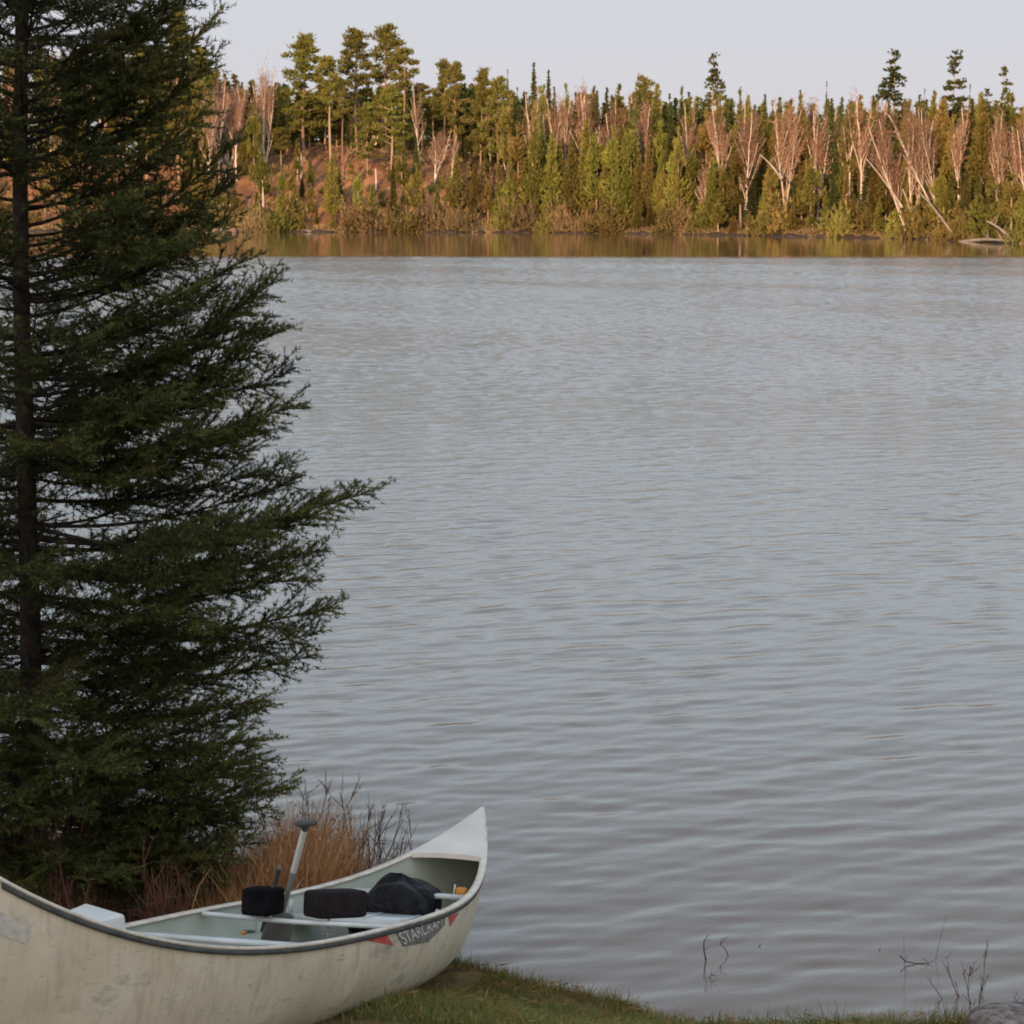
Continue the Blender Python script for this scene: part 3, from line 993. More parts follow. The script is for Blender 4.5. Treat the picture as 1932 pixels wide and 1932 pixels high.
def bough(z_tip, az, R_, rise, seed_tint):
    """one bough: limb, side branchlets, needled twigs"""
    z0 = z_tip - SPB - rise
    z0 = max(0.12, z0)
    t = np.linspace(0, 1, 12)
    ca, sa = math.cos(az), math.sin(az)
    sag = -0.05 * R_ * np.sin(t * PI * 0.9)
    side = rnd.uniform(-.10, .10) * R_ * t ** 2
    pts = np.stack([ca * R_ * t - sa * side, sa * R_ * t + ca * side, z0 + (z_tip - SPB - z0) * t ** 1.25 + sag * (1 - t ** 3)], 1)
    gb.tube(pts, np.linspace(0.006 + 0.004 * R_, 0.0015, 12), 4, cap=False)
    seglen = np.linalg.norm(np.diff(pts, axis=0), axis=1)
    Ltot = seglen.sum()
    cum = np.concatenate([[0], np.cumsum(seglen)]) / Ltot
    at = lambda q: np.array([np.interp(q, cum, pts[:, k]) for k in range(3)])
    bare = rnd.uniform(0.08, 0.44) * (1 if z_tip > 1.6 else .5)
    if rnd.random() < .14: seed_tint = -.42
    nb = int(Ltot * (1 - bare) / 0.022)
    segs = []           # (start, end, tint)
    for q in range(nb):
        f = bare + (1 - bare) * (q + 0.5) / nb
        p = at(f)
        dr = nrm(at(min(1, f + .03)) - at(f - .03))
        sd_ = np.array([-dr[1], dr[0], 0]) * (1 if q % 2 else -1)
        sd_ = nrm(sd_ + np.array([0, 0, rnd.uniform(-.9, .45)]))
        ang = math.radians(rnd.uniform(38, 72))
        d = nrm(dr * math.cos(ang) + sd_ * math.sin(ang) + np.array([0, 0, 0.10]))
        ln = (0.11 + 0.34 * (1 - f) ** 0.6 * min(1, (f - bare) * 4 + .35)) * rnd.uniform(0.6, 1.2) * min(1.0, 0.5 + R_ * 0.4)
        e_ = p + d * ln + np.array([0, 0, 0.12 * ln])
        gb.tube([p, (p + e_) / 2 - [0, 0, .01 * ln], e_], [.003, .0022, .0012], 3, cap=False)
        segs.append((p, e_, 0.25 + 0.5 * f))
        nt_ = int(ln / 0.042)
        for w in range(nt_):
            fw = (w + 0.9) / (nt_ + .5)
            p2 = p + (e_ - p) * fw
            s2 = nrm(np.cross(d, [0, 0, 1]) * (1 if w % 2 else -1) + rng.normal(size=3) * 0.35)
            d2 = nrm(d * 0.85 + s2 * 0.65 + [0, 0, 0.14])
            l2 = (0.035 + 0.10 * (1 - fw)) * rnd.uniform(0.6, 1.2)
            segs.append((p2, p2 + d2 * l2, 0.3 + 0.55 * f * (0.5 + fw * .5)))
    for q in range(14):
        f = bare * .8 + (1 - bare * .8) * q / 14
        segs.append((at(f), at(f + (1 - bare * .8) / 14), 0.3 + .4 * f))
    segs.append((at(0.93), at(1.0) + nrm(at(1.0) - at(.9)) * 0.05, 0.9))
    a = np.array([s_[0] for s_ in segs])
    b_ = np.array([s_[1] for s_ in segs])
    ti = np.array([s_[2] for s_ in segs]) + seed_tint + rng.uniform(-.12, .12, len(segs))
    L_ = np.linalg.norm(b_ - a, axis=1)
    cnt = np.maximum(4, (L_ * 300).astype(int))
    idx = np.repeat(np.arange(len(a)), cnt)
    u = rng.uniform(0.0, 1.05, len(idx))
    base = a[idx] + (b_ - a)[idx] * u[:, None]
    dr = nrm(b_ - a)[idx]
    perp = rng.normal(size=(len(idx), 3))
    perp[:, 2] += 0.35
    perp = nrm(perp - dr * (perp * dr).sum(1)[:, None])
    nd = nrm(dr * rng.uniform(0.55, 1.0, (len(idx), 1)) + perp * 0.72)
    nl = rng.uniform(0.016, 0.029, len(idx))[:, None]
    NB.append(base)
    NT.append(base + nd * nl)
    NTI.append(np.clip(ti[idx] + rng.uniform(-.22, .2, len(idx)), 0, 1))
    # a few dead reddish inner twigs
    for q in range(int(R_ * 7)):
        f = rnd.uniform(0.02, bare + .15)
        p = at(f)
        d = nrm(rng.normal(size=3) * [1, 1, .5] + [0, 0, -.25])
        gb.tube([p, p + d * rnd.uniform(.08, .28)], [.0018, .0008], 3, cap=False)


zt = SPB + 0.46
kk = 0
while zt < SP_H + SPB - 0.1:
    R0 = reach(zt)
    nb_ = 6 if zt < 5.6 else 5
    a0 = rnd.uniform(0, 6.28)
    for q in range(nb_):
        az = a0 + q * 2 * PI / nb_ + rnd.uniform(-.3, .3)
        zz = zt + rnd.uniform(-.09, .09)
        up_ = 0.04 + 0.45 * np.clip((zz - 1.9) / 2.4, 0, 1.2)
        if 1.5 < zz < 3.4 and math.sin(az) < -.72 and rnd.random() < .3: continue
        R_ = reach(zz) * rnd.uniform(0.66, 0.96)
        bough(zz, az, R_, up_ * R_, rnd.uniform(-.15, .12))
    zt += rnd.uniform(0.13, 0.21) * (1 if zt < 5.2 else 1.5)
# the boughs whose tips stand out against the lake
for py_, px_, rs in ((1612, 455, .06), (1590, 400, .04), (1575, 470, .12), (1530, 440, .06), (1510, 520, .1), (1480, 470, .1), (1420, 500, .12), (1400, 430, .1), (1625, 420, .10), (1560, 505, .15), (1450, 570, .22), (1360, 520, .15), (1290, 530, .18), (1240, 598, .16), (1180, 610, .2), (1120, 652, .25), (1060, 610, .2), (1015, 625, .2),
                     (925, 712, .30), (950, 640, .2), (905, 560, .3), (830, 500, .2), (740, 600, .36), (790, 520, .3), (700, 480, .3), (610, 543, .40), (655, 500, .3), (515, 547, .52), (545, 500, .45),
                     (480, 470, .45), (400, 440, .5), (335, 450, .5), (260, 468, .62), (200, 420, .6), (110, 415, .62), (38, 432, .68), (5, 350, .6)):
    p_ = pt(px_, py_, SP_Y)
    R_ = p_.x - SPX - LEAN * (p_.z - SPB)
    bough(p_.z, rnd.uniform(-.22, .12), R_ * .965, (rs if py_ < 720 else rs * .55) * R_, rnd.uniform(-.05, .2))
gn.slivers(np.vstack(NB), np.vstack(NT), 0.0052, np.concatenate(NTI))
crown = gn.build('crown', M['spruce_needles'], sp_root)
gb.build('limb', M['spruce_bark'], sp_root)

print('needles', len(crown.data.polygons))

# ------------------------------------------------------------------ canoe
LC, BC, DCN, DEN, PPW, QPW = 4.3416, 0.8533, 0.3592, 0.6854, 3.756, 2.267
M['hull'] = None
hm = bpy.data.materials.new('hull_paint')
hm.use_nodes = True
n = hm.node_tree.nodes
L = hm.node_tree.links
b = n['Principled BSDF']
b.inputs['Roughness'].default_value = 0.45
b.inputs['Specular IOR Level'].default_value = 0.35
tcn = n.new('ShaderNodeTexCoord')


def ntex(scale, asc, detail, rough=0.55):
    mp = n.new('ShaderNodeMapping')
    mp.inputs['Scale'].default_value = asc
    L.new(tcn.outputs['Object'], mp.inputs[0])
    t = n.new('ShaderNodeTexNoise')
    t.inputs['Scale'].default_value = scale
    t.inputs['Detail'].default_value = detail
    t.inputs['Roughness'].default_value = rough
    L.new(mp.outputs[0], t.inputs[0])
    return t.outputs[0]


def cramp(src, p0, c0, p1, c1):
    r = n.new('ShaderNodeValToRGB')
    r.color_ramp.elements[0].position, r.color_ramp.elements[1].position = p0, p1
    r.color_ramp.elements[0].color, r.color_ramp.elements[1].color = c0, c1
    L.new(src, r.inputs[0])
    return r.outputs[0]


def mixc(fac, c1, c2, mode='MIX'):
    q = n.new('ShaderNodeMixRGB')
    q.blend_type = mode
    for s_, v_ in ((0, fac), (1, c1), (2, c2)):
        if isinstance(v_, (int, float)): q.inputs[s_].default_value = v_
        elif isinstance(v_, tuple): q.inputs[s_].default_value = v_
        else: L.new(v_, q.inputs[s_])
    return q.outputs[0]


base_c = cramp(ntex(2.2, (1, 1, 1), 5), .35, (0.56, 0.46, 0.33, 1), .65, (0.70, 0.59, 0.44, 1))
streak = cramp(ntex(9, (2.6, 2.6, 0.5), 6, .65), .50, (0, 0, 0, 1), .72, (1, 1, 1, 1))
c_ = mixc(streak, base_c, (0.36, 0.29, 0.20, 1))
c_ = mixc(0.6, base_c, c_)
smudge = cramp(ntex(3.1, (0.8, 1, 2.2), 8, .72), .57, (0, 0, 0, 1), .70, (1, 1, 1, 1))
speck = cramp(ntex(30, (1, 1, .7), 7, .75), .62, (0, 0, 0, 1), .70, (1, 1, 1, 1))
c_ = mixc(smudge, c_, (0.27, 0.25, 0.22, 1))
cs = mixc(speck, c_, (0.20, 0.17, 0.13, 1))
c_ = mixc(0.45, c_, cs)
scr = cramp(ntex(6, (.8, 6, 26), 3, .6), .66, (0, 0, 0, 1), .69, (1, 1, 1, 1))
c_ = mixc(mixc(0.55, (0, 0, 0, 1), scr), c_, (0.17, 0.14, 0.11, 1))
mud = cramp(ntex(4.5, (1.2, 1, 1.4), 7, .7), .56, (0, 0, 0, 1), .74, (1, 1, 1, 1))
c_ = mixc(mixc(0.5, (0, 0, 0, 1), mud), c_, (0.30, 0.22, 0.13, 1))
L.new(c_, b.inputs['Base Color'])
bpn = n.new('ShaderNodeBump')
bpn.inputs['Distance'].default_value = 0.004
L.new(ntex(5, (1, 1, 1), 4), bpn.inputs['Height'])
L.new(bpn.outputs[0], b.inputs['Normal'])
M['hull'] = hm
M['canoe_inside'] = material('canoe_inside', (0.36, 0.38, 0.31), (0.46, 0.47, 0.39), .6, 4, .3)
M['deck_metal'] = material('deck_metal', (0.54, 0.485, 0.42), (0.66, 0.60, 0.53), .45, 4, .4, bump=.001)
M['rail_metal'] = material('rail_metal', (0.50, 0.42, 0.34), (0.68, 0.60, 0.50), .45, 12, .4)
M['seat_metal'] = material('seat_metal', (0.42, 0.44, 0.43), (0.55, 0.57, 0.56), .4, 6, .5)
M['rubber'] = material('rubber', (0.045, 0.05, 0.045), (0.09, 0.09, 0.08), .7, 20, .3)
M['black_foam'] = material('black_foam', (0.004, 0.004, 0.005), (0.009, 0.008, 0.009), .9, 20, .05, bump=.002, bscale=60)
M['brown_foam'] = material('brown_foam', (0.012, 0.009, 0.010), (0.022, 0.017, 0.018), .9, 20, .1)
M['bag_cloth'] = material('bag_cloth', (0.004, 0.004, 0.005), (0.012, 0.012, 0.015), .65, 7, .18, bump=.05, bscale=11)
M['white_plastic'] = material('white_plastic', (0.54, 0.52, 0.485), (0.66, 0.64, 0.60), .45, 5, .4)
M['grey_tube'] = material('grey_tube', (0.20, 0.19, 0.19), (0.30, 0.29, 0.29), .4, 8, .5)
M['orange_tape'] = material('orange_tape', (0.42, 0.16, 0.02), (0.50, 0.20, 0.03), .5, 9, .3)
M['decal_grey'] = material('decal_grey', (0.15, 0.135, 0.12), (0.24, 0.215, 0.19), .6, 30, .3)
M['decal_white'] = material('decal_white', (0.55, 0.52, 0.46), (0.78, 0.75, 0.68), .6, 90, .3)
M['decal_red'] = material('decal_red', (0.45, 0.055, 0.045), (0.60, 0.12, 0.09), .6, 60, .3)
M['old_sticker'] = material('old_sticker', (0.40, 0.36, 0.30), (0.56, 0.49, 0.40), .7, 40, .2)


def gun(s):
    a = np.abs(s)
    return BC / 2 * (1 - a ** QPW), DCN + (DEN - DCN) * a ** PPW


def hull_pt(s, t, side, off=0.0):
    """s -1..1 stern to bow, t 0 (gunwale) .. 1 (keel)"""
    s = np.asarray(s, float)
    t = np.asarray(t, float)
    hb, zg = gun(s)
    a = t * PI / 2
    full = 0.50 + 0.45 * np.abs(s) ** 3
    w = np.cos(a) ** full
    hfr = 1 - np.sin(a) ** 1.15
    z = zg * hfr + 0.03 * np.abs(s) ** 4 * (1 - hfr)
    y = side * np.maximum(hb - off, 0) * w * (1 - 0.25 * (1 - hfr) * np.abs(s) ** 2)
    k = -0.030 * np.sin(np.clip(hfr, 0, 1) * PI) * 1.0 + 0.13 * (1 - hfr) ** 2.2
    x = s * LC / 2 * (1 - k * np.abs(s) ** 6)
    z = z + off * (1 - hfr)
    return np.stack([x, y, z + 0 * x], -1)


canoe = empty('canoe', (-0.8497, 7.7698, CAM_H - 3.0756), (-0.0419, 0.2246, 1.2417))
tag(canoe, 'weathered cream canoe pulled up on the grassy bank', 'canoe')


def hull_mesh(off, name, mat, flip):
    g = Geo()
    s = np.sin(np.linspace(-1, 1, 121) * PI / 2)
    t = np.linspace(0, 1, 25)
    for side in (1, -1):
        S, T = np.meshgrid(s, t)
        V = hull_pt(S, T, side, off).reshape(-1, 3)
        nx = len(s)
        i = np.arange(len(t) - 1)[:, None] * nx
        j = np.arange(nx - 1)[None]
        F = np.stack([i + j, i + j + 1, i + nx + j + 1, i + nx + j], -1).reshape(-1, 4)
        if (side > 0) ^ flip: F = F[:, ::-1]
        g.add(V, F)
    return g.build(name, mat, canoe, True)


hull_mesh(0.0, 'hull', M['hull'], False)
hull_mesh(0.012, 'inner_skin', M['canoe_inside'], True)


def sweep(side, prof, name, mat, s0=-1, s1=1, closed=True):
    """profile (outward, up) swept along a gunwale"""
    s = np.sin(np.linspace(-1, 1, 121) * PI / 2)
    s = s[(s >= s0) & (s <= s1)]
    hb, zg = gun(s)
    k = len(prof)
    V = []
    for q in range(len(s)):
        for (o_, u_) in prof:
            y = hb[q] + o_
            y = max(y, 0.0015 + (0.004 if o_ > 0 else 0))
            V.append([s[q] * LC / 2 + (0.004 if abs(s[q]) > .999 else 0) * s[q], side * y, zg[q] + u_])
    i = np.arange(len(s) - 1)[:, None] * k
    j = np.arange(k)[None]
    j2 = (j + 1) % k
    F = np.stack([i + j, i + j2, i + k + j2, i + k + j], -1).reshape(-1, 4)
    g = Geo()
    g.add(V, F)
    g.add(V[:k], [list(range(k))[:4]])
    g.add(V[-k:], [list(range(k))[:4]])
    return g.build(name, mat, canoe)


for side in (1, -1):
    sweep(side, [(-0.022, 0.002), (-0.022, 0.011), (0.012, 0.013), (0.012, 0.002)], 'gunwale', M['rail_metal'])
    sweep(side, [(-0.003, -0.015), (-0.003, 0.001), (0.011, 0.001), (0.0095, -0.015)], 'rub_strip', M['rubber'], -.985, .985)

# end decks
for sg in (1, -1):
    g = Geo()
    ss = np.linspace(0.775, 1.0, 16)
    rows = []
    for s_ in ss:
        hb, zg = gun(s_)
        yy = np.linspace(-1, 1, 9) * max(hb + 0.002, 0.002)
        cam_ = 0.008 * (1 - np.linspace(-1, 1, 9) ** 2) * (hb / .17)
        rows.append(np.stack([np.full(9, sg * (s_ * LC / 2 + (.004 if s_ == 1 else 0))), yy, zg + 0.015 + cam_], 1))
    V = np.vstack(rows)
    i = np.arange(len(ss) - 1)[:, None] * 9
    j = np.arange(8)[None]
    g.add(V, np.stack([i + j, i + j + 1, i + 10 + j, i + 9 + j], -1).reshape(-1, 4))
    # rolled front lip turned down
    fr = rows[0]
    lip = np.vstack([fr, fr - [0, 0, .022], fr - [sg * -.012, 0, .024]])
    j = np.arange(8)[:, None]
    g.add(lip, np.hstack([j, j + 1, j + 10, j + 9]))
    g.add(lip, np.hstack([j + 9, j + 10, j + 19, j + 18]))
    g.build('deck', M['deck_metal'], canoe, True)
# stem band up the bow and stern
for sg in (1, -1):
    g = Geo()
    t = np.linspace(0, .96, 24)
    p = hull_pt(np.full(24, sg * 1.0), t, 1)
    p[:, 0] += sg * .001
    g.tube(p, 0.006, 6)
    g.build('stem_band', M['rail_metal'], canoe, True)


def crossbar(x, w, z, th, name, mat, inset=0.012):
    s_ = x / (LC / 2)
    hb, zg = gun(s_)
    g = Geo()
    g.box((x, 0, z), (w, 2 * (hb - inset) - .02, th))
    return g.build(name, mat, canoe)


def seat(x, z):
    s_ = x / (LC / 2)
    hb = gun(s_)[0] - .035
    g = Geo()
    g.box((x, 0, z), (.24, 2 * hb, .006))
    g.box((x + .12, 0, z - .012), (.008, 2 * hb, .030))
    g.box((x - .12, 0, z - .012), (.008, 2 * hb, .030))
    for yy in (-.5, 0, .5):
        g.box((x, yy * hb, z + .006), (.20, .018, .006))
    st = g.build('seat', M['seat_metal'], canoe)
    g = Geo()
    for sx in (-1, 1):
        for sy in (-1, 1):
            g.box((x + sx * .10, sy * (hb - .02), (z + gun(s_)[1]) / 2 - .003), (.025, .006, gun(s_)[1] - z - .008))
    g.build('hanger', M['seat_metal'], st)


seat(.80, .30)
seat(-.95, .29)
crossbar(-.62, .045, .345, .02, 'thwart', M['seat_metal'])
crossbar(1.18, .04, .365, .02, 'thwart', M['seat_metal'])
# portage yoke with its two pads
g = Geo()
yy = np.linspace(-.41, .41, 17)
xx = -.02 - .05 * np.cos(yy / .41 * PI / 2) ** 2 + .05
g.tube(np.stack([xx, yy, np.full(17, .356)], 1), .010, 8)
g.tube(np.stack([xx + .045, yy, np.full(17, .352)], 1), .008, 8)
yoke = g.build('yoke', M['seat_metal'], canoe, True)
for sy, x_, rz, ln_ in ((1, .0, .05, .16), (-1, .08, -.6, .23)):
    V_, F_ = superbox((0, 0, 0), (ln_, .125, .105), .22, 16)
    c_, s_ = math.cos(rz), math.sin(rz)
    V_ = V_ @ np.array([[c_, s_, 0], [-s_, c_, 0], [0, 0, 1]])
    g = Geo()
    g.add(V_ + [x_, sy * .135, .425], F_)
    pd = g.build('shoulder_pad', M['black_foam'] if sy > 0 else M['brown_foam'], yoke, True)
    g = Geo()
    g.tube([[x_ - .06, sy * .135, .30], [x_ - .06, sy * .135, .372]], .006, 6)
    g.tube([[x_ - .06, sy * .135 - .02, .312], [x_ - .06, sy * .135 + .02, .312]], .004, 5)
    g.build('clamp_screw', M['grey_tube'], yoke, True)


# ---- lettered badge on the near side
def hull_uv(px, py):
    """finds the hull point (near side) seen at that column and row of the photo: returns s, t"""
    Mw = Matrix.LocRotScale(canoe.location, canoe.rotation_euler, (1, 1, 1))
    R_ = np.array(Mw.to_3x3())
    T_ = np.array(Mw.translation) - [0, 0, CAM_H]
    S_, T2 = np.meshgrid(np.linspace(-.2, .8, 240), np.linspace(0, .6, 160))
    Wp = hull_pt(S_, T2, -1) @ R_.T + T_
    Yc = Wp[..., 1] * cP - Wp[..., 2] * sP
    Zc = Wp[..., 1] * sP + Wp[..., 2] * cP
    d = (966 + 4000 * Wp[..., 0] / Yc - px) ** 2 + (966 - 4000 * Zc / Yc - py) ** 2
    i_ = np.unravel_index(np.argmin(d), d.shape)
    return S_[i_], T2[i_]


def on_hull(s, t, lift):
    p = hull_pt(s, t, -1)
    ps = hull_pt(s + .002, t, -1) - p
    pt_ = hull_pt(s, t + .002, -1) - p
    nn = nrm(np.cross(ps, pt_))
    nn = nn * np.sign(-nn[..., 1:2])
    return p + nn * lift


def patch(poly, lift, name, mat, parent, th=0.0015):
    """a thin sticker: four corners in (s, t), subdivided so that it hugs the hull"""
    g = Geo()
    k = 14
    u = np.linspace(0, 1, k)
    U, Vv = np.meshgrid(u, u)
    a, b2, c2, d2 = [np.array(q) for q in poly]
    ST = (a * (1 - U)[..., None] * (1 - Vv)[..., None] + b2 * U[..., None] * (1 - Vv)[..., None]
          + c2 * U[..., None] * Vv[..., None] + d2 * (1 - U)[..., None] * Vv[..., None])
    V = on_hull(ST[..., 0].ravel(), ST[..., 1].ravel(), lift)
    i = np.arange(k - 1)[:, None] * k
    j = np.arange(k - 1)[None]
    g.add(V, np.stack([i + j, i + j + 1, i + k + j + 1, i + k + j], -1).reshape(-1, 4))
    return g.build(name, mat, parent, True)


# corners: top-left, top-right, bottom-right, bottom-left
c_tl, c_tr, c_br, c_bl = [hull_uv(*q) for q in ((744, 1760), (839, 1724), (839, 1745), (760, 1786))]
badge = patch([c_tl, c_tr, c_br, c_bl], .0015, 'badge', M['decal_grey'], canoe)
c_b2 = hull_uv(806, 1778)
g_ = patch([c_bl, c_br, c_br, c_b2], .0018, 'badge_foot', M['decal_grey'], badge)
q_ = [hull_uv(*q) for q in ((690, 1774), (729, 1764), (741, 1784), (690, 1774.5))]
patch(q_, .0015, 'red_arrow', M['decal_red'], badge)
q_ = [hull_uv(*q) for q in ((846, 1729), (866, 1721), (849, 1748), (848, 1748))]
patch(q_, .0015, 'red_arrow', M['decal_red'], badge)
# letters
fc = bpy.data.curves.new('lettering', 'FONT')
fc.body = 'STARCRAFT'
fc.size = 1.0
fc.space_character = 0.95
fo = bpy.data.objects.new('lettering_src', fc)
COL.objects.link(fo)
bpy.context.view_layer.update()
me0 = bpy.data.meshes.new_from_object(fo.evaluated_get(bpy.context.evaluated_depsgraph_get()))
bpy.data.objects.remove(fo)
import bmesh
bm = bmesh.new()
bm.from_mesh(me0)
bmesh.ops.triangulate(bm, faces=bm.faces[:])
for _ in range(2):
    bmesh.ops.subdivide_edges(bm, edges=[e_ for e_ in bm.edges if e_.calc_length() > .12], cuts=1, use_grid_fill=True)
bmesh.ops.triangulate(bm, faces=bm.faces[:])
vv = np.array([v.co[:] for v in bm.verts])
ff = np.array([[v.index for v in f.verts] for f in bm.faces])
bm.free()
u = (vv[:, 0] - vv[:, 0].min()) / np.ptp(vv[:, 0])
w = (vv[:, 1] - vv[:, 1].min()) / np.ptp(vv[:, 1])
u = u + 0.0 * w
u = .03 + .93 * u
w = 1 - (.09 + .84 * w)
A, B_, C_, D_q = [np.array(q) for q in (c_tl, c_tr, c_br, c_bl)]
ST = A * ((1 - u) * (1 - w))[:, None] + B_ * (u * (1 - w))[:, None] + C_ * (u * w)[:, None] + D_q * ((1 - u) * w)[:, None]
g = Geo()
g.add(on_hull(ST[:, 0], ST[:, 1], .0035), ff)
g.build('lettering', M['decal_white'], badge)


# worn registration sticker near the stern
def hull_uv2(px, py):
    return hull_uv(px, py)


q_ = [(-.985, .10), (-.93, .10), (-.93, .17), (-.985, .17)]
patch(q_, .0012, 'worn_sticker', M['old_sticker'], canoe)

# ------------------------------------------------------------------ gear in the canoe
CM = Matrix.LocRotScale(canoe.location, canoe.rotation_euler, (1, 1, 1))


def gear(name, local):
    o = empty(name)
    o.matrix_world = CM @ Matrix.Translation(local)
    return o


bag = gear('duffel_bag', (1.13, .0, .06))
tag(bag, 'slumped black duffel bag in front of the bow deck', 'bag')
V_, F_ = superbox((0, 0, 0), (1, 1, 1), .5, 26)
V_ = V_ * [.36, .29, .34] + [0, 0, .17]
az_ = np.arctan2(V_[:, 1], V_[:, 0])
V_ = V_ * (1 + .05 * np.sin(az_ * 3 + V_[:, 2:3].ravel() * 9) + .03 * np.sin(V_[:, 1] * 31 + V_[:, 2] * 20) + .02 * np.sin(V_[:, 0] * 47 - V_[:, 2] * 33))[:, None]
V_[:, 2] = np.maximum(V_[:, 2], 0) * (1 + .08 * np.sin(V_[:, 1] * 12 + 1.4))
g = Geo()
g.add(V_, F_)
g.build('bag_body', M['bag_cloth'], bag, True)
g = Geo()
V_, F_ = superbox((-.15, .12, .20), (.10, .08, .15), .5, 14)
g.add(V_ + .006 * np.sin(V_[:, [1, 2, 0]] * 60), F_)
g.build('pocket', M['bag_cloth'], bag, True)
g = Geo()
V_, F_ = superbox((.03, -.10, .28), (.20, .10, .12), .5, 14)
g.add(V_ + .006 * np.sin(V_[:, [2, 0, 1]] * 50), F_)
g.build('flap', M['bag_cloth'], bag, True)
g = Geo()
t_ = np.linspace(0, 1, 14)
g.tube(np.stack([-.18 - .06 * np.sin(t_ * PI), .17 - .1 * t_, .22 - .2 * t_], 1), .007, 5)
g.build('strap', M['rubber'], bag, True)

tagf = gear('orange_marker', (1.22, -.245, .33))
tag(tagf, 'small orange marker on a white cord beside the black bag', 'marker')
g = Geo()
V_, F_ = superbox((0, 0, .05), (.035, .05, .05), .5, 10)
g.add(V_, F_)
g.build('float', M['orange_tape'], tagf, True)
g = Geo()
g.tube([[-.005, .04, -.06], [-.002, .035, .03], [0, .03, .085]], .004, 5)
g.build('cord', M['white_plastic'], tagf, True)

pad = gear('paddle', (0, 0, 0))
tag(pad, 'short white-shafted paddle standing up with a black T-grip', 'paddle')
a_ = np.array([-.15, -.10, .743])
c_ = np.array([.118, .10, .386])
dd = (c_ - a_) / np.linalg.norm(c_ - a_)
g = Geo()
g.tube([a_, a_ + dd * .27], .0125, 12)
g.build('shaft', M['white_plastic'], pad, True)
g = Geo()
g.tube([a_ + dd * .27, a_ + dd * .60], .0105, 12)
g.tube([a_ + dd * .27, a_ + dd * .30], .0135, 12)
g.build('lower_shaft', M['grey_tube'], pad, True)
g = Geo()
sdv = nrm(np.array([.75, -.66, .0]))
sdv = nrm(sdv - dd * (sdv @ dd))
rr = [.008, .013, .014, .013, .013, .014, .013, .008]
tt = np.linspace(-.042, .042, 8)
g.tube([a_ + sdv * q for q in tt], rr, 10)
g.tube([a_, a_ + dd * .035], [.014, .0135], 10)
g.build('grip', M['rubber'], pad, True)
g = Geo()
V_, F_ = superbox((0, 0, 0), (.13, .016, .30), .7, 14)
zx = nrm(np.cross(dd, sdv))
Rm = np.stack([sdv, zx, dd], 1)
g.add(V_ @ Rm.T + a_ + dd * .66 , F_)
g.build('blade', M['grey_tube'], pad, True)

# second, dark fishing net handle lying beside the paddle
rod = gear('dark_pole', (0, 0, 0))
g = Geo()
off = np.array([-.035, .05, -.0])
g.tube([a_ + off + dd * .25, a_ + off + dd * .62], .010, 8)
g.build('dark_pole_rod', M['rubber'], rod, True)
bpy.data.objects.remove(rod)
ob = bpy.data.objects['dark_pole_rod']
ob.name = 'short_pole'
ob.matrix_world = CM
tag(ob, 'short black pole leaning against the white-shafted paddle', 'pole')

box = gear('foam_block', (-1.71, -.02, .342))
tag(box, 'white foam block with a slanted end lying in the stern', 'foam block')
g = Geo()
x0, x1 = -.22, .21
v = [[x0, -.07, 0], [x1 + .05, -.07, 0], [x1 + .03, .07, 0], [x0, .07, 0],
     [x0, -.05, .165], [x1 + .02, -.05, .178], [x1 - .03, .065, .212], [x0, .065, .165]]
g.add(v, [[0, 3, 2, 1], [4, 5, 6, 7], [0, 1, 5, 4], [1, 2, 6, 5], [2, 3, 7, 6], [3, 0, 4, 7]])
bo = g.build('block', M['white_plastic'], box)
md = bo.modifiers.new('soft', 'BEVEL')
md.width = .008
md.segments = 3

# small hardware on the yoke side
clp = gear('rope_clip', (-.36, .02, .33))
tag(clp, 'small metal clip with orange tape on the yoke rope', 'clip')
g = Geo()
t_ = np.linspace(0, 2 * PI, 15)
g.tube(np.stack([.03 * np.cos(t_), .018 * np.sin(t_), .02 + 0 * t_], 1), .004, 5, cap=False)
g.build('ring', M['rubber'], clp, True)
g = Geo()
g.box((-.045, .0, .02), (.02, .014, .012))
g.build('tape', M['orange_tape'], clp)

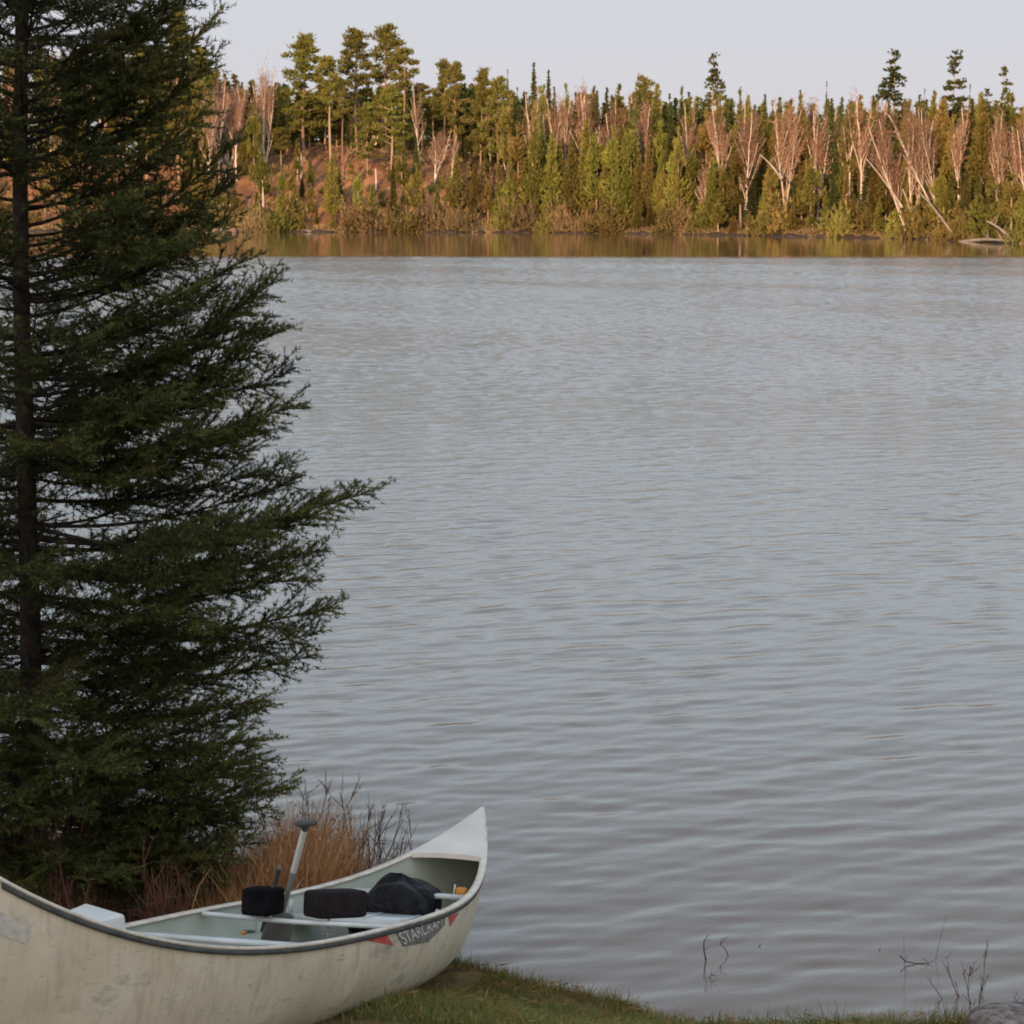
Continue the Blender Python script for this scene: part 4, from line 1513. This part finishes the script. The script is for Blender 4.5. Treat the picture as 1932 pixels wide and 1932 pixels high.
# ------------------------------------------------------------------ bushes, grass, rock, twigs
def twig_bush(name, x, y, h, n_, spread, mat, label, cat='bush', group=None, tint=(0.1, 0.6), r0=.006, lean=(0, 0), sub=7, fine=.0026):
    z0 = float(ground_z(x, y))
    z0 = max(z0, -0.1)
    g = Geo()
    for q in range(n_):
        az = rnd.uniform(0, 2 * PI)
        sp_ = rnd.uniform(0.05, 1) * spread
        d = nrm(np.array([math.cos(az) * sp_ + lean[0], math.sin(az) * sp_ + lean[1], 1.0]))
        b0 = np.array([rnd.gauss(0, .07), rnd.gauss(0, .07), -.03])
        hh = h * rnd.uniform(.55, 1.05)
        pts = [b0]
        dd_ = d
        for w in range(7):
            dd_ = nrm(dd_ + rng.normal(size=3) * .10 + [0, 0, .04])
            pts.append(pts[-1] + dd_ * hh / 7)
        pts = np.array(pts)
        ti = rnd.uniform(*tint)
        g.tube(pts, np.linspace(r0, r0 * .25, 8) * rnd.uniform(.6, 1.1), 4, ti, cap=False)
        for w in range(sub):
            k_ = rnd.randint(2, 6)
            p = pts[k_]
            d2 = nrm(nrm(pts[k_ + 1] - pts[k_]) + rng.normal(size=3) * .42)
            l2 = hh * rnd.uniform(.12, .32)
            m_ = p + d2 * l2 * .5
            e_ = m_ + nrm(d2 + rng.normal(size=3) * .15 + [0, 0, .12]) * l2 * .5
            g.tube([p, m_, e_], [r0 * .42, r0 * .3, r0 * .12], 3, ti, cap=False)
            for v_ in range(3):
                p3 = p + (e_ - p) * rnd.uniform(.25, .95)
                d3 = nrm(d2 + rng.normal(size=3) * .5)
                g.slivers([p3], [p3 + d3 * l2 * rnd.uniform(.25, .6)], fine, ti)
    o = g.build(name, mat)
    o.location = (x, y, z0)
    tag(o, label, cat, group)
    return o


# red-brown thicket behind the canoe
for k_, (px, Y, top, nst) in enumerate(((18, 10.3, 1455, 26), (95, 9.6, 1500, 30), (170, 10.4, 1470, 30), (240, 9.7, 1520, 30), (315, 10.3, 1500, 28), (390, 9.7, 1560, 26), (60, 9.0, 1610, 22), (285, 9.05, 1610, 24))):
    x = (px - 966) / 4000 * Y
    z0 = float(ground_z(x, Y))
    hh = pt(px, top, Y).z - max(z0, -.1)
    lab = ['red-brown twiggy bush outermost behind the spruce trunk', 'red-brown twiggy bush just right of the spruce trunk',
           'tall dark red bush with lake showing through it', 'red-brown bush in front of the tall dark red one',
           'dark red bush under the lowest spruce boughs', 'low brown bush between spruce boughs and dry grass',
           'low brown bush at the foot of the spruce', 'low bush just behind the white foam block'][k_]
    twig_bush('twiggy_bush', x, Y, hh, nst, .42, M['twig_red'], lab, 'bush', 'red-brown bushes behind the canoe', sub=9)
# bare bushes right of the dry grass
for px, Y, top, nst, sp_, ln, lab in ((648, 10.15, 1492, 9, .38, (.10, 0), 'bare dark bush behind the paddle grip'),
                                      (655, 9.85, 1505, 9, .35, (.28, 0), 'bare dark bush arching towards the bow'),
                                      (700, 10.0, 1550, 7, .30, (.45, 0), 'low bare bush leaning out over the water by the bow'),
                                      (560, 10.6, 1450, 10, .3, (.15, 0), 'bare bush with twigs showing above the dry grass')):
    x = (px - 966) / 4000 * Y
    hh = (pt(px, top, Y).z - max(float(ground_z(x, Y)), -.1)) * (1.05 + ln[0] * .25)
    twig_bush('bare_shrub', x, Y, hh, nst, sp_, M['twig_dark'] if nst < 10 else M['twig_red'], lab, 'bush', 'bare bushes by the bow', (0, .4), .0055, ln, 6, .003)


def blades(n_, xy, hmin, hmax, wid, lean, tint, bend=.45, seg=3, dirx=0.0):
    """curved grass blades as tapering ribbons"""
    g = Geo()
    x, y = xy
    z = ground_z(x, y)
    z = np.maximum(z, -.12)
    n_ = len(x)
    h = rng.uniform(hmin, hmax, n_) * rng.uniform(.6, 1, n_)
    az = rng.uniform(0, 2 * PI, n_)
    dx = np.stack([np.cos(az) + dirx, np.sin(az), 0 * az], 1) * (h * lean * rng.uniform(.3, 1.3, n_))[:, None]
    side = np.stack([-np.sin(az), np.cos(az), 0 * az], 1)
    w_ = (wid * rng.uniform(.6, 1.3, n_))[:, None] / 2
    rows = []
    for q in range(seg + 1):
        f = q / seg
        c = np.stack([x, y, z - .01 + h * f * (1 - bend * .25 * f)], 1) + dx * f ** 1.8
        ww = w_ * (1 - f) ** .7
        rows.append(c - side * ww)
        rows.append(c + side * ww)
    V = np.stack(rows, 1)          # n, 2(seg+1), 3
    m_ = 2 * (seg + 1)
    F = []
    for q in range(seg):
        F.append([2 * q, 2 * q + 1, 2 * q + 3, 2 * q + 2])
    F = np.array(F)[None] + (np.arange(n_) * m_)[:, None, None]
    g.add(V.reshape(-1, 3), F.reshape(-1, 4), np.repeat(tint, m_))
    return g


# lawn
n_ = 190000
x = np.concatenate([rng.uniform(-4.5, 5.0, n_ // 3), rng.uniform(-1.2, 2.6, n_ - n_ // 3)])
y = np.concatenate([rng.uniform(4.5, 9.8, n_ // 3), rng.uniform(7.4, 9.6, n_ - n_ // 3)])
inside = (y < shore(x) - .02 + rng.uniform(-.12, .06, n_)) & ~((np.abs(x + .85 - (y - 7.77) * .34) < .22) & (y < 9.3))
clump = np.sin(x * 7 + np.sin(y * 5) * 2) * np.sin(y * 9 + np.sin(x * 4)) + rng.uniform(-1, 1, n_)
keep = inside & (clump > -.5)
x, y = x[keep], y[keep]
edge = np.clip(1 - (shore(x) - y) / .35, 0, 1)
patchn = np.sin(x * 3.3 + 1) * np.sin(x * 1.3 + y * 4) * .25
ti = np.clip(rng.uniform(.05, 1.0, len(x)) ** .8 + patchn - edge * rng.uniform(0, .7, len(x)), 0, 1)
g = blades(0, (x, y), .03, .085, .0040, .75, ti)
# taller fringe at the water
n_ = 4200
x2 = rng.uniform(-1.0, 4.5, n_)
y2 = shore(x2) - .03 + rng.normal(size=n_) * .07
dens = .25 + .75 * (np.sin(x2 * 4.2 + .6) * np.sin(x2 * 1.7) > .1)
k_ = rng.uniform(0, 1, n_) < dens
x2, y2 = x2[k_], y2[k_]
gf = blades(0, (x2, y2), .04, .13, .0036, .6, np.clip(rng.uniform(.0, 1, len(x2)), 0, 1))
cl = [(-.20, .06, .11, 160), (-.12, .06, .09, 120), (1.24, .06, .20, 200), (1.36, .05, .17, 90), (1.14, .05, .12, 90), (1.85, .05, .20, 90), (.28, .04, .14, 60), (1.6, .06, .13, 110), (1.95, .04, .15, 60), (-.05, .05, .10, 60), (.6, .05, .12, 60), (.05, .06, .12, 80)]
for cx, sx, hh, k_ in cl:
    xx = rng.normal(cx, sx, k_)
    gg = blades(0, (xx, shore(xx) - .04 + rng.normal(size=k_) * .04), hh * .5, hh, .004, .5, rng.uniform(.3, .75, k_))
    gf.add(np.vstack(gg.v), np.vstack(gg.f), np.concatenate(gg.t))
g.add(np.vstack(gf.v), np.vstack(gf.f), np.concatenate(gf.t))
# tawny dead leaves and stems lying in it
m_ = 2600
lx = rng.uniform(-1.6, 3.0, m_)
ly = rng.uniform(7.4, 9.3, m_)
k_ = ly < shore(lx)
lx, ly = lx[k_], ly[k_]
lz = ground_z(lx, ly) + rng.uniform(.01, .06, len(lx))
p = np.stack([lx, ly, lz], 1)
g.slivers(p, p + nrm(rng.normal(size=p.shape) * [1, 1, .35]) * rng.uniform(.02, .10, (len(lx), 1)), .009, rng.uniform(0, .12, len(lx)))
tag(g.build('grass', M['lawn_grass']), 'short green and tawny grass on the near bank', 'grass', kind='stuff')

# dry ochre grass and sweet gale behind the canoe
n_ = 15000
u_ = rng.uniform(0, 1, n_)
pxx = 270 + 390 * rng.beta(1.7, 1.4, n_)
Yv = rng.uniform(9.3, 10.5, n_)
x = (pxx - 966) / 4000 * Yv
g = Geo()
z = np.maximum(ground_z(x, Yv), -.1)
topy = np.interp(pxx, [270, 340, 420, 500, 560, 600, 640, 660], [1700, 1655, 1590, 1500, 1475, 1500, 1560, 1610])
hh = np.array([pt(a_, b_, c_).z for a_, b_, c_ in zip(pxx, topy, Yv)]) - z
hh = np.clip(hh, .08, 1.2)
g = Geo()
base = np.stack([x, Yv, z - .02], 1)
h_ = hh * rng.uniform(.30, 1.12, n_) * (.75 + .25 * np.sin(pxx * .11) * np.sin(Yv * 9))
d = nrm(np.stack([rng.normal(.12, .22, n_), rng.normal(0, .2, n_), np.ones(n_)], 1))
mid = base + d * h_[:, None] * .55
d2 = nrm(d + np.stack([rng.normal(.16, .3, n_), rng.normal(0, .25, n_), np.zeros(n_)], 1))
tip = mid + d2 * h_[:, None] * .5
s_ = nrm(np.cross(d, rng.normal(size=d.shape))) * .0021
V = np.stack([base - s_, base + s_, mid + s_ * .9, mid - s_ * .9, tip], 1).reshape(-1, 3)
F4 = (np.arange(n_) * 5)[:, None] + np.array([[0, 1, 2, 3]])
F3 = np.hstack([(np.arange(n_) * 5)[:, None] + np.array([[3, 2, 4]]), np.full((n_, 1), -1)])
ti = np.repeat(np.clip(rng.uniform(.05, .95, n_), 0, 1), 5)
g.add(V, np.vstack([F4, F3]), ti)
# curled dead leaves on the stalks
m_ = 9000
i_ = rng.integers(0, n_, m_)
p = base[i_] + (tip - base)[i_] * rng.uniform(.3, .95, (m_, 1)) + rng.normal(size=(m_, 3)) * .012
g.slivers(p, p + nrm(rng.normal(size=(m_, 3))) * rng.uniform(.012, .035, (m_, 1)), .009, rng.uniform(.2, 1, m_))
tag(g.build('dry_grass', M['dry_grass']), 'rusty dry grass and dead leaves behind the canoe', 'dry grass', kind='stuff')

# litter of dead stalks under the bushes so that the soil does not show bare
n_ = 9000
x = rng.uniform(-4.2, -.6, n_)
y = rng.uniform(8.4, 11.2, n_)
k_ = y < shore(x) + .1
x, y = x[k_], y[k_]
g = blades(0, (x, y), .06, .28, .004, .7, rng.uniform(0, .45, len(x)))
tag(g.build('leaf_litter', M['twig_red']), 'dark dead stalks under the spruce', 'dead stalks', kind='stuff')

# a single straw standing over the far gunwale
g = Geo()
Y = 8.35
g.tube([np.array(pt(362, 1716, Y)), np.array(pt(375, 1672, Y)), np.array(pt(397, 1640, Y))], [.0018, .0016, .001], 4, .8)
b0 = np.array(pt(362, 1716, Y))
g.tube([[b0[0], b0[1], float(ground_z(b0[0], b0[1]))], b0], [.002, .0018], 4, .8)
tag(g.build('grass_stalk', M['dry_grass']), 'single pale seed stalk rising behind the canoe rail', 'stalk')

# stone in the corner
V_, F_ = superbox((0, 0, 0), (1, 1, 1), .62, 34)
V_ = V_ * [.36, .32, .15]
nn_ = .03 * np.sign(np.sin(V_[:, 0] * 13 + V_[:, 1] * 17)) * np.abs(np.sin(V_[:, 0] * 13 + V_[:, 2] * 31)) ** .4 * .5 + .035 * np.sin(V_[:, 0] * 9 + V_[:, 1] * 7) + .02 * np.sin(V_[:, 1] * 23 + V_[:, 2] * 17 + V_[:, 0] * 5) + .008 * np.sin(V_[:, 0] * 61 + V_[:, 2] * 43)
V_ = V_ * (1 + nn_ * 2.2)[:, None]
g = Geo()
g.add(V_, F_)
o = g.build('rock', M['rock'], smooth=True)
p_ = pt(1915, 1908, 8.5)
o.location = (p_.x, 8.5, p_.z - .075)
o.rotation_euler = (0, .05, .3)
tag(o, 'rough grey stone half sunk in the bank grass', 'rock')

# bare shrub beside the stone, twigs and a bent reed standing in the shallows
for px, Y, top, ln, lab in ((1893, 8.95, 1795, (-.10, 0), 'small bare twiggy shrub at the water edge near the stone'),
                            (1925, 8.85, 1812, (.3, 0), 'small russet shrub beside the stone at the frame edge')):
    x = (px - 966) / 4000 * Y
    twig_bush('bare_shrub', x, Y, (pt(px, top, Y).z - float(ground_z(x, Y))) * .6, 6, .35, M['twig_red'], lab, 'bush', 'bare shrubs by the stone', (0, .5), .0035, ln, 6, .003)


def reed(name, pts, r, label, cat):
    yb = max(p[1] for p in pts)
    zz_ = (966 - yb) / 4000.0
    Y = CAM_H / ((sP - zz_ * cP) / (cP + zz_ * sP))
    P_ = [np.array(pt(p[0], p[1], Y)) for p in pts]
    g = Geo()
    g.tube(P_, np.linspace(r * .62, r * .25, len(P_)), 4, .1)
    if r > .003 and len(P_) > 2:
        for q in range(2):
            p0 = P_[rnd.randint(1, len(P_) - 2)]
            g.tube([p0, p0 + np.array([rnd.uniform(-.05, .05), 0, rnd.uniform(.01, .05)])], [r * .35, r * .12], 3, .1)
    tag(g.build(name, M['twig_dark']), label, cat, 'twigs standing in the shallows')


reed('water_twig', [(1332, 1812), (1328, 1792), (1328, 1776), (1336, 1764)], .006, 'dark curved twig like a bracket in the shallows', 'twig')
reed('water_twig', [(1374, 1802), (1368, 1790), (1358, 1782), (1366, 1772), (1376, 1765)], .004, 'small forked twig beside the bracket-shaped one', 'twig')
reed('water_twig', [(1338, 1846), (1342, 1840), (1352, 1841)], .004, 'tiny twig tip nearest the bank in the shallows', 'twig')
reed('water_twig', [(1432, 1786), (1436, 1780)], .004, 'lone twig tip between the bracket twig and reed', 'twig')
reed('water_twig', [(1658, 1794), (1662, 1788)], .004, 'lone twig tip close to the sunken branch', 'twig')
reed('sunken_branch', [(1698, 1803), (1708, 1814), (1730, 1818), (1752, 1817), (1762, 1812)], .005, 'thin dark branch lying bowed at the water surface', 'branch')
reed('bent_reed', [(1765, 1812), (1772, 1780), (1785, 1725)], .002, 'tall faint reed leaning over the sunken branch', 'reed')
reed('bent_reed', [(1708, 1850), (1706, 1800), (1705, 1765)], .0018, 'thin upright reed crossing the sunken branch', 'reed')
reed('mooring_stake', [(852, 1862), (853, 1845), (852, 1828)], .004, 'thin dark stick in the mud under the bow', 'stick')

# the wood that stands behind the photographer and keeps the low sun off the bank
g = Geo()
for q in range(300):
    x_ = rnd.uniform(-75, 60)
    y_ = rnd.uniform(-64, -50)
    z_ = float(ground_z(x_, y_))
    h_ = rnd.uniform(9, 12.5)
    m_ = 260
    f_ = rng.uniform(0, 1, m_)
    az = rng.uniform(0, 6.28, m_)
    r_ = 2.2 * (1 - f_) ** .65 * rng.uniform(.3, 1, m_)
    c = np.stack([x_ + r_ * np.cos(az), y_ + r_ * np.sin(az), z_ + .2 + f_ * h_], 1)
    tufts(g, c, np.stack([np.cos(az), np.sin(az), az * 0 + .2], 1), 1.3, .8, 3, .5, rng.uniform(0, .8, m_))
    g.tube([[x_, y_, z_ - .5], [x_, y_, z_ + h_]], [.16, .04], 5, .3)
tag(g.build('forest', M['dark_conifer']), 'conifer wood behind the photographer shading the bank', 'forest', kind='stuff')
